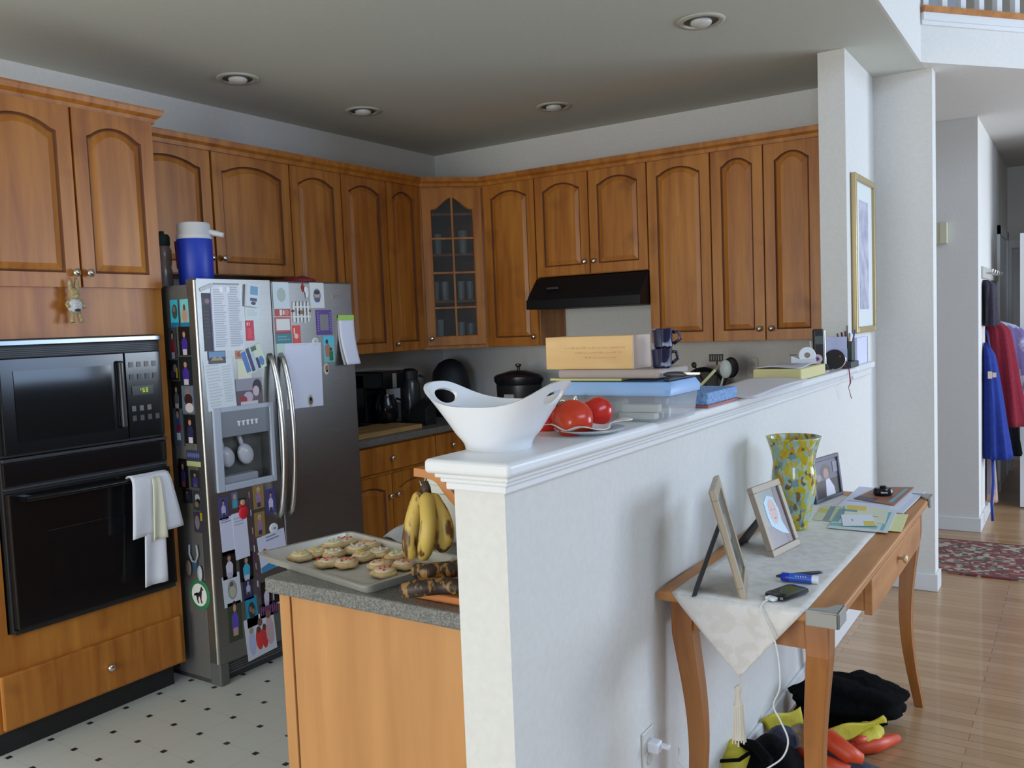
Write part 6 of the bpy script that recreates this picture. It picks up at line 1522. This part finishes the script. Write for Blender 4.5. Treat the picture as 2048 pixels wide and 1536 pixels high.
# ------------------------------------------------------------------ hall: rug, chime box, coats
rug = MB().box((-1.6, 5.40, 0.0), (1.4, 6.20, .010))
m, n_, l_, b = nodes('patterned_rug')
tc = n_.new('ShaderNodeTexCoord'); vo = n_.new('ShaderNodeTexVoronoi'); vo.inputs['Scale'].default_value = 34; l_.new(tc.outputs['Object'], vo.inputs['Vector'])
sp4 = n_.new('ShaderNodeSeparateColor'); l_.new(vo.outputs['Color'], sp4.inputs[0]); cr = n_.new('ShaderNodeValToRGB'); cr.color_ramp.interpolation = 'CONSTANT'
el = cr.color_ramp.elements; el[0].position = 0; el[0].color = (*s255(120, 56, 56), 1); el[1].position = .32; el[1].color = (*s255(168, 156, 138), 1)
for p_, c_ in ((.55, (92, 70, 66)), (.7, (150, 104, 92)), (.85, (110, 112, 98))): e = el.new(p_); e.color = (*s255(*c_), 1)
l_.new(sp4.outputs[0], cr.inputs[0]); l_.new(cr.outputs[0], b.inputs['Base Color']); b.inputs['Roughness'].default_value = .95
rg_ = thing('rug', 'patterned red and beige runner rug on the hall floor', 'rug', (0, 0, 0))
rug.build('rug_field', m, rg_)
mb = MB()
for y in (5.405, 6.17): mb.box((-1.6, y, .010), (1.4, y + .025, .0115))
mb.build('rug_border', P(110, 60, 56, rough=.9), rg_)
q0, q1 = HY(1870, 447, 6.5), HY(1896, 487, 6.5)
ch = thing('door_chime', 'beige door chime box on the hall wall', 'chime', (0, 0, 0))
MB().box((q0.x - .12, 6.455, q1.z), (q1.x, 6.499, q0.z)).build('cover', P(206, 200, 170, rough=.6), ch, bevel=.004)
MB().box((q1.x - .05, 6.452, q1.z), (q1.x - .04, 6.455, q0.z)).build('groove', P(180, 174, 146), ch)
# hanging garments on the side wall of the hall (wall face x = -0.585)
WX = -.585
def garment(name, label, cat, y, z0, z1, d0, d1, w0, w1, m, seed=1, lean=0.0, parts=None):
    rg = random.Random(seed); ph = rg.uniform(0, 6); t = thing(name, label, cat, (WX + .004, y, z0))
    N, S = 18, 28; vs = []; fs = []; H = z1 - z0
    for i in range(N + 1):
        s = i / N; z = H * (1 - s); dp = d0 + (d1 - d0) * s ** .8; wd_ = w0 + (w1 - w0) * s ** .7
        if s < .08: dp *= .35 + .65 * (s / .08); wd_ *= .3 + .7 * (s / .08)
        for k in range(S):
            a = 2 * PI * k / S; fo = 1 + (.10 + .10 * s) * math.sin(7 * a + ph + 2 * s)
            vs.append((max(dp * .5 + dp * .5 * math.cos(a) * fo, 0.0), wd_ * .5 * math.sin(a) * fo + lean * s, z))
    for i in range(N):
        for k in range(S): fs.append((i * S + k, i * S + (k + 1) % S, (i + 1) * S + (k + 1) % S, (i + 1) * S + k))
    fs += [tuple(range(S)), tuple(range(N * S, (N + 1) * S))[::-1]]
    MB().add(vs, fs).build('fabric', m, t, smooth=True)
    if parts: parts(t, H)
    return t
def apron_parts(t, H):
    MB().box((.035, -.114, H * .70), (.060, -.108, H * .76)).box((.062, -.112, H * .71), (.085, -.106, H * .75)).build('printed_patch', P(220, 200, 180), t)
    MB().tube([(.06, -.08, .02), (.065, -.10, -.15), (.055, -.10, -.30), (.06, -.10, -.42)], .009, 8).build('tie_string', P(24, 50, 140), t, smooth=True)
    MB().tube([(.045, -.03, H * .90), (.03, -.02, H * 1.05), (.02, .0, H * 1.11)], .006, 8).build('neck_strap', P(24, 60, 130), t, smooth=True)
BLUEF = noise_mat('royal_blue_cotton', s255(20, 44, 128), s255(26, 52, 140), nscale=30, rough=.85)
REDF = noise_mat('crimson_fleece', s255(122, 22, 40), s255(138, 30, 48), nscale=60, rough=.95)
garment('apron', 'royal blue apron with a small printed patch hanging in the hall', 'apron', 6.80, .46, 1.26, .05, .165, .15, .20, BLUEF, 2, parts=apron_parts)
garment('jacket', 'dark red jacket hanging behind the blue apron in the hall', 'jacket', 7.03, .66, 1.42, .12, .245, .15, .18, REDF, 4)
garment('jacket', 'purple and white child jacket hanging farther down the hall, beyond the red one', 'jacket', 7.255, .78, 1.40, .20, .285, .15, .18, noise_mat('purple_pile', s255(110, 96, 140), s255(176, 176, 190), nscale=9, rough=.95, ramp=(.5, .58)), 6)
garment('bag', 'dark bag hanging highest on the hall wall above the coats', 'bag', 6.82, 1.375, 1.69, .07, .09, .20, .22, noise_mat('charcoal_canvas', s255(46, 42, 54), s255(58, 54, 66), nscale=60, rough=.9), 8)
garment('scarf', 'black garment hanging low behind the red jacket', 'scarf', 7.25, .42, .76, .16, .20, .14, .18, FAB_K, 9)
garment('towel', 'pale grey and peach cloth hanging below the blue apron', 'cloth', 6.98, .12, .60, .04, .07, .10, .12, noise_mat('grey_peach_cloth', s255(150, 140, 150), s255(200, 160, 130), nscale=6, rough=.9, ramp=(.5, .55)), 10)
hr = MB().box((WX + .0005, 6.70, 1.70), (WX + .014, 7.9, 1.78))
hk_ = hr.build('coat_rack', P(190, 186, 178, rough=.5), bevel=.003); tag(hk_, 'pale wooden coat rail fixed to the hall wall behind the hanging bag', 'coat rack')
for k in range(5): MB().tube([(WX + .014, 6.9 + .2 * k, 1.74), (WX + .05, 6.9 + .2 * k, 1.74), (WX + .055, 6.9 + .2 * k, 1.765)], .005, 8).build('hook', SATIN, hk_)
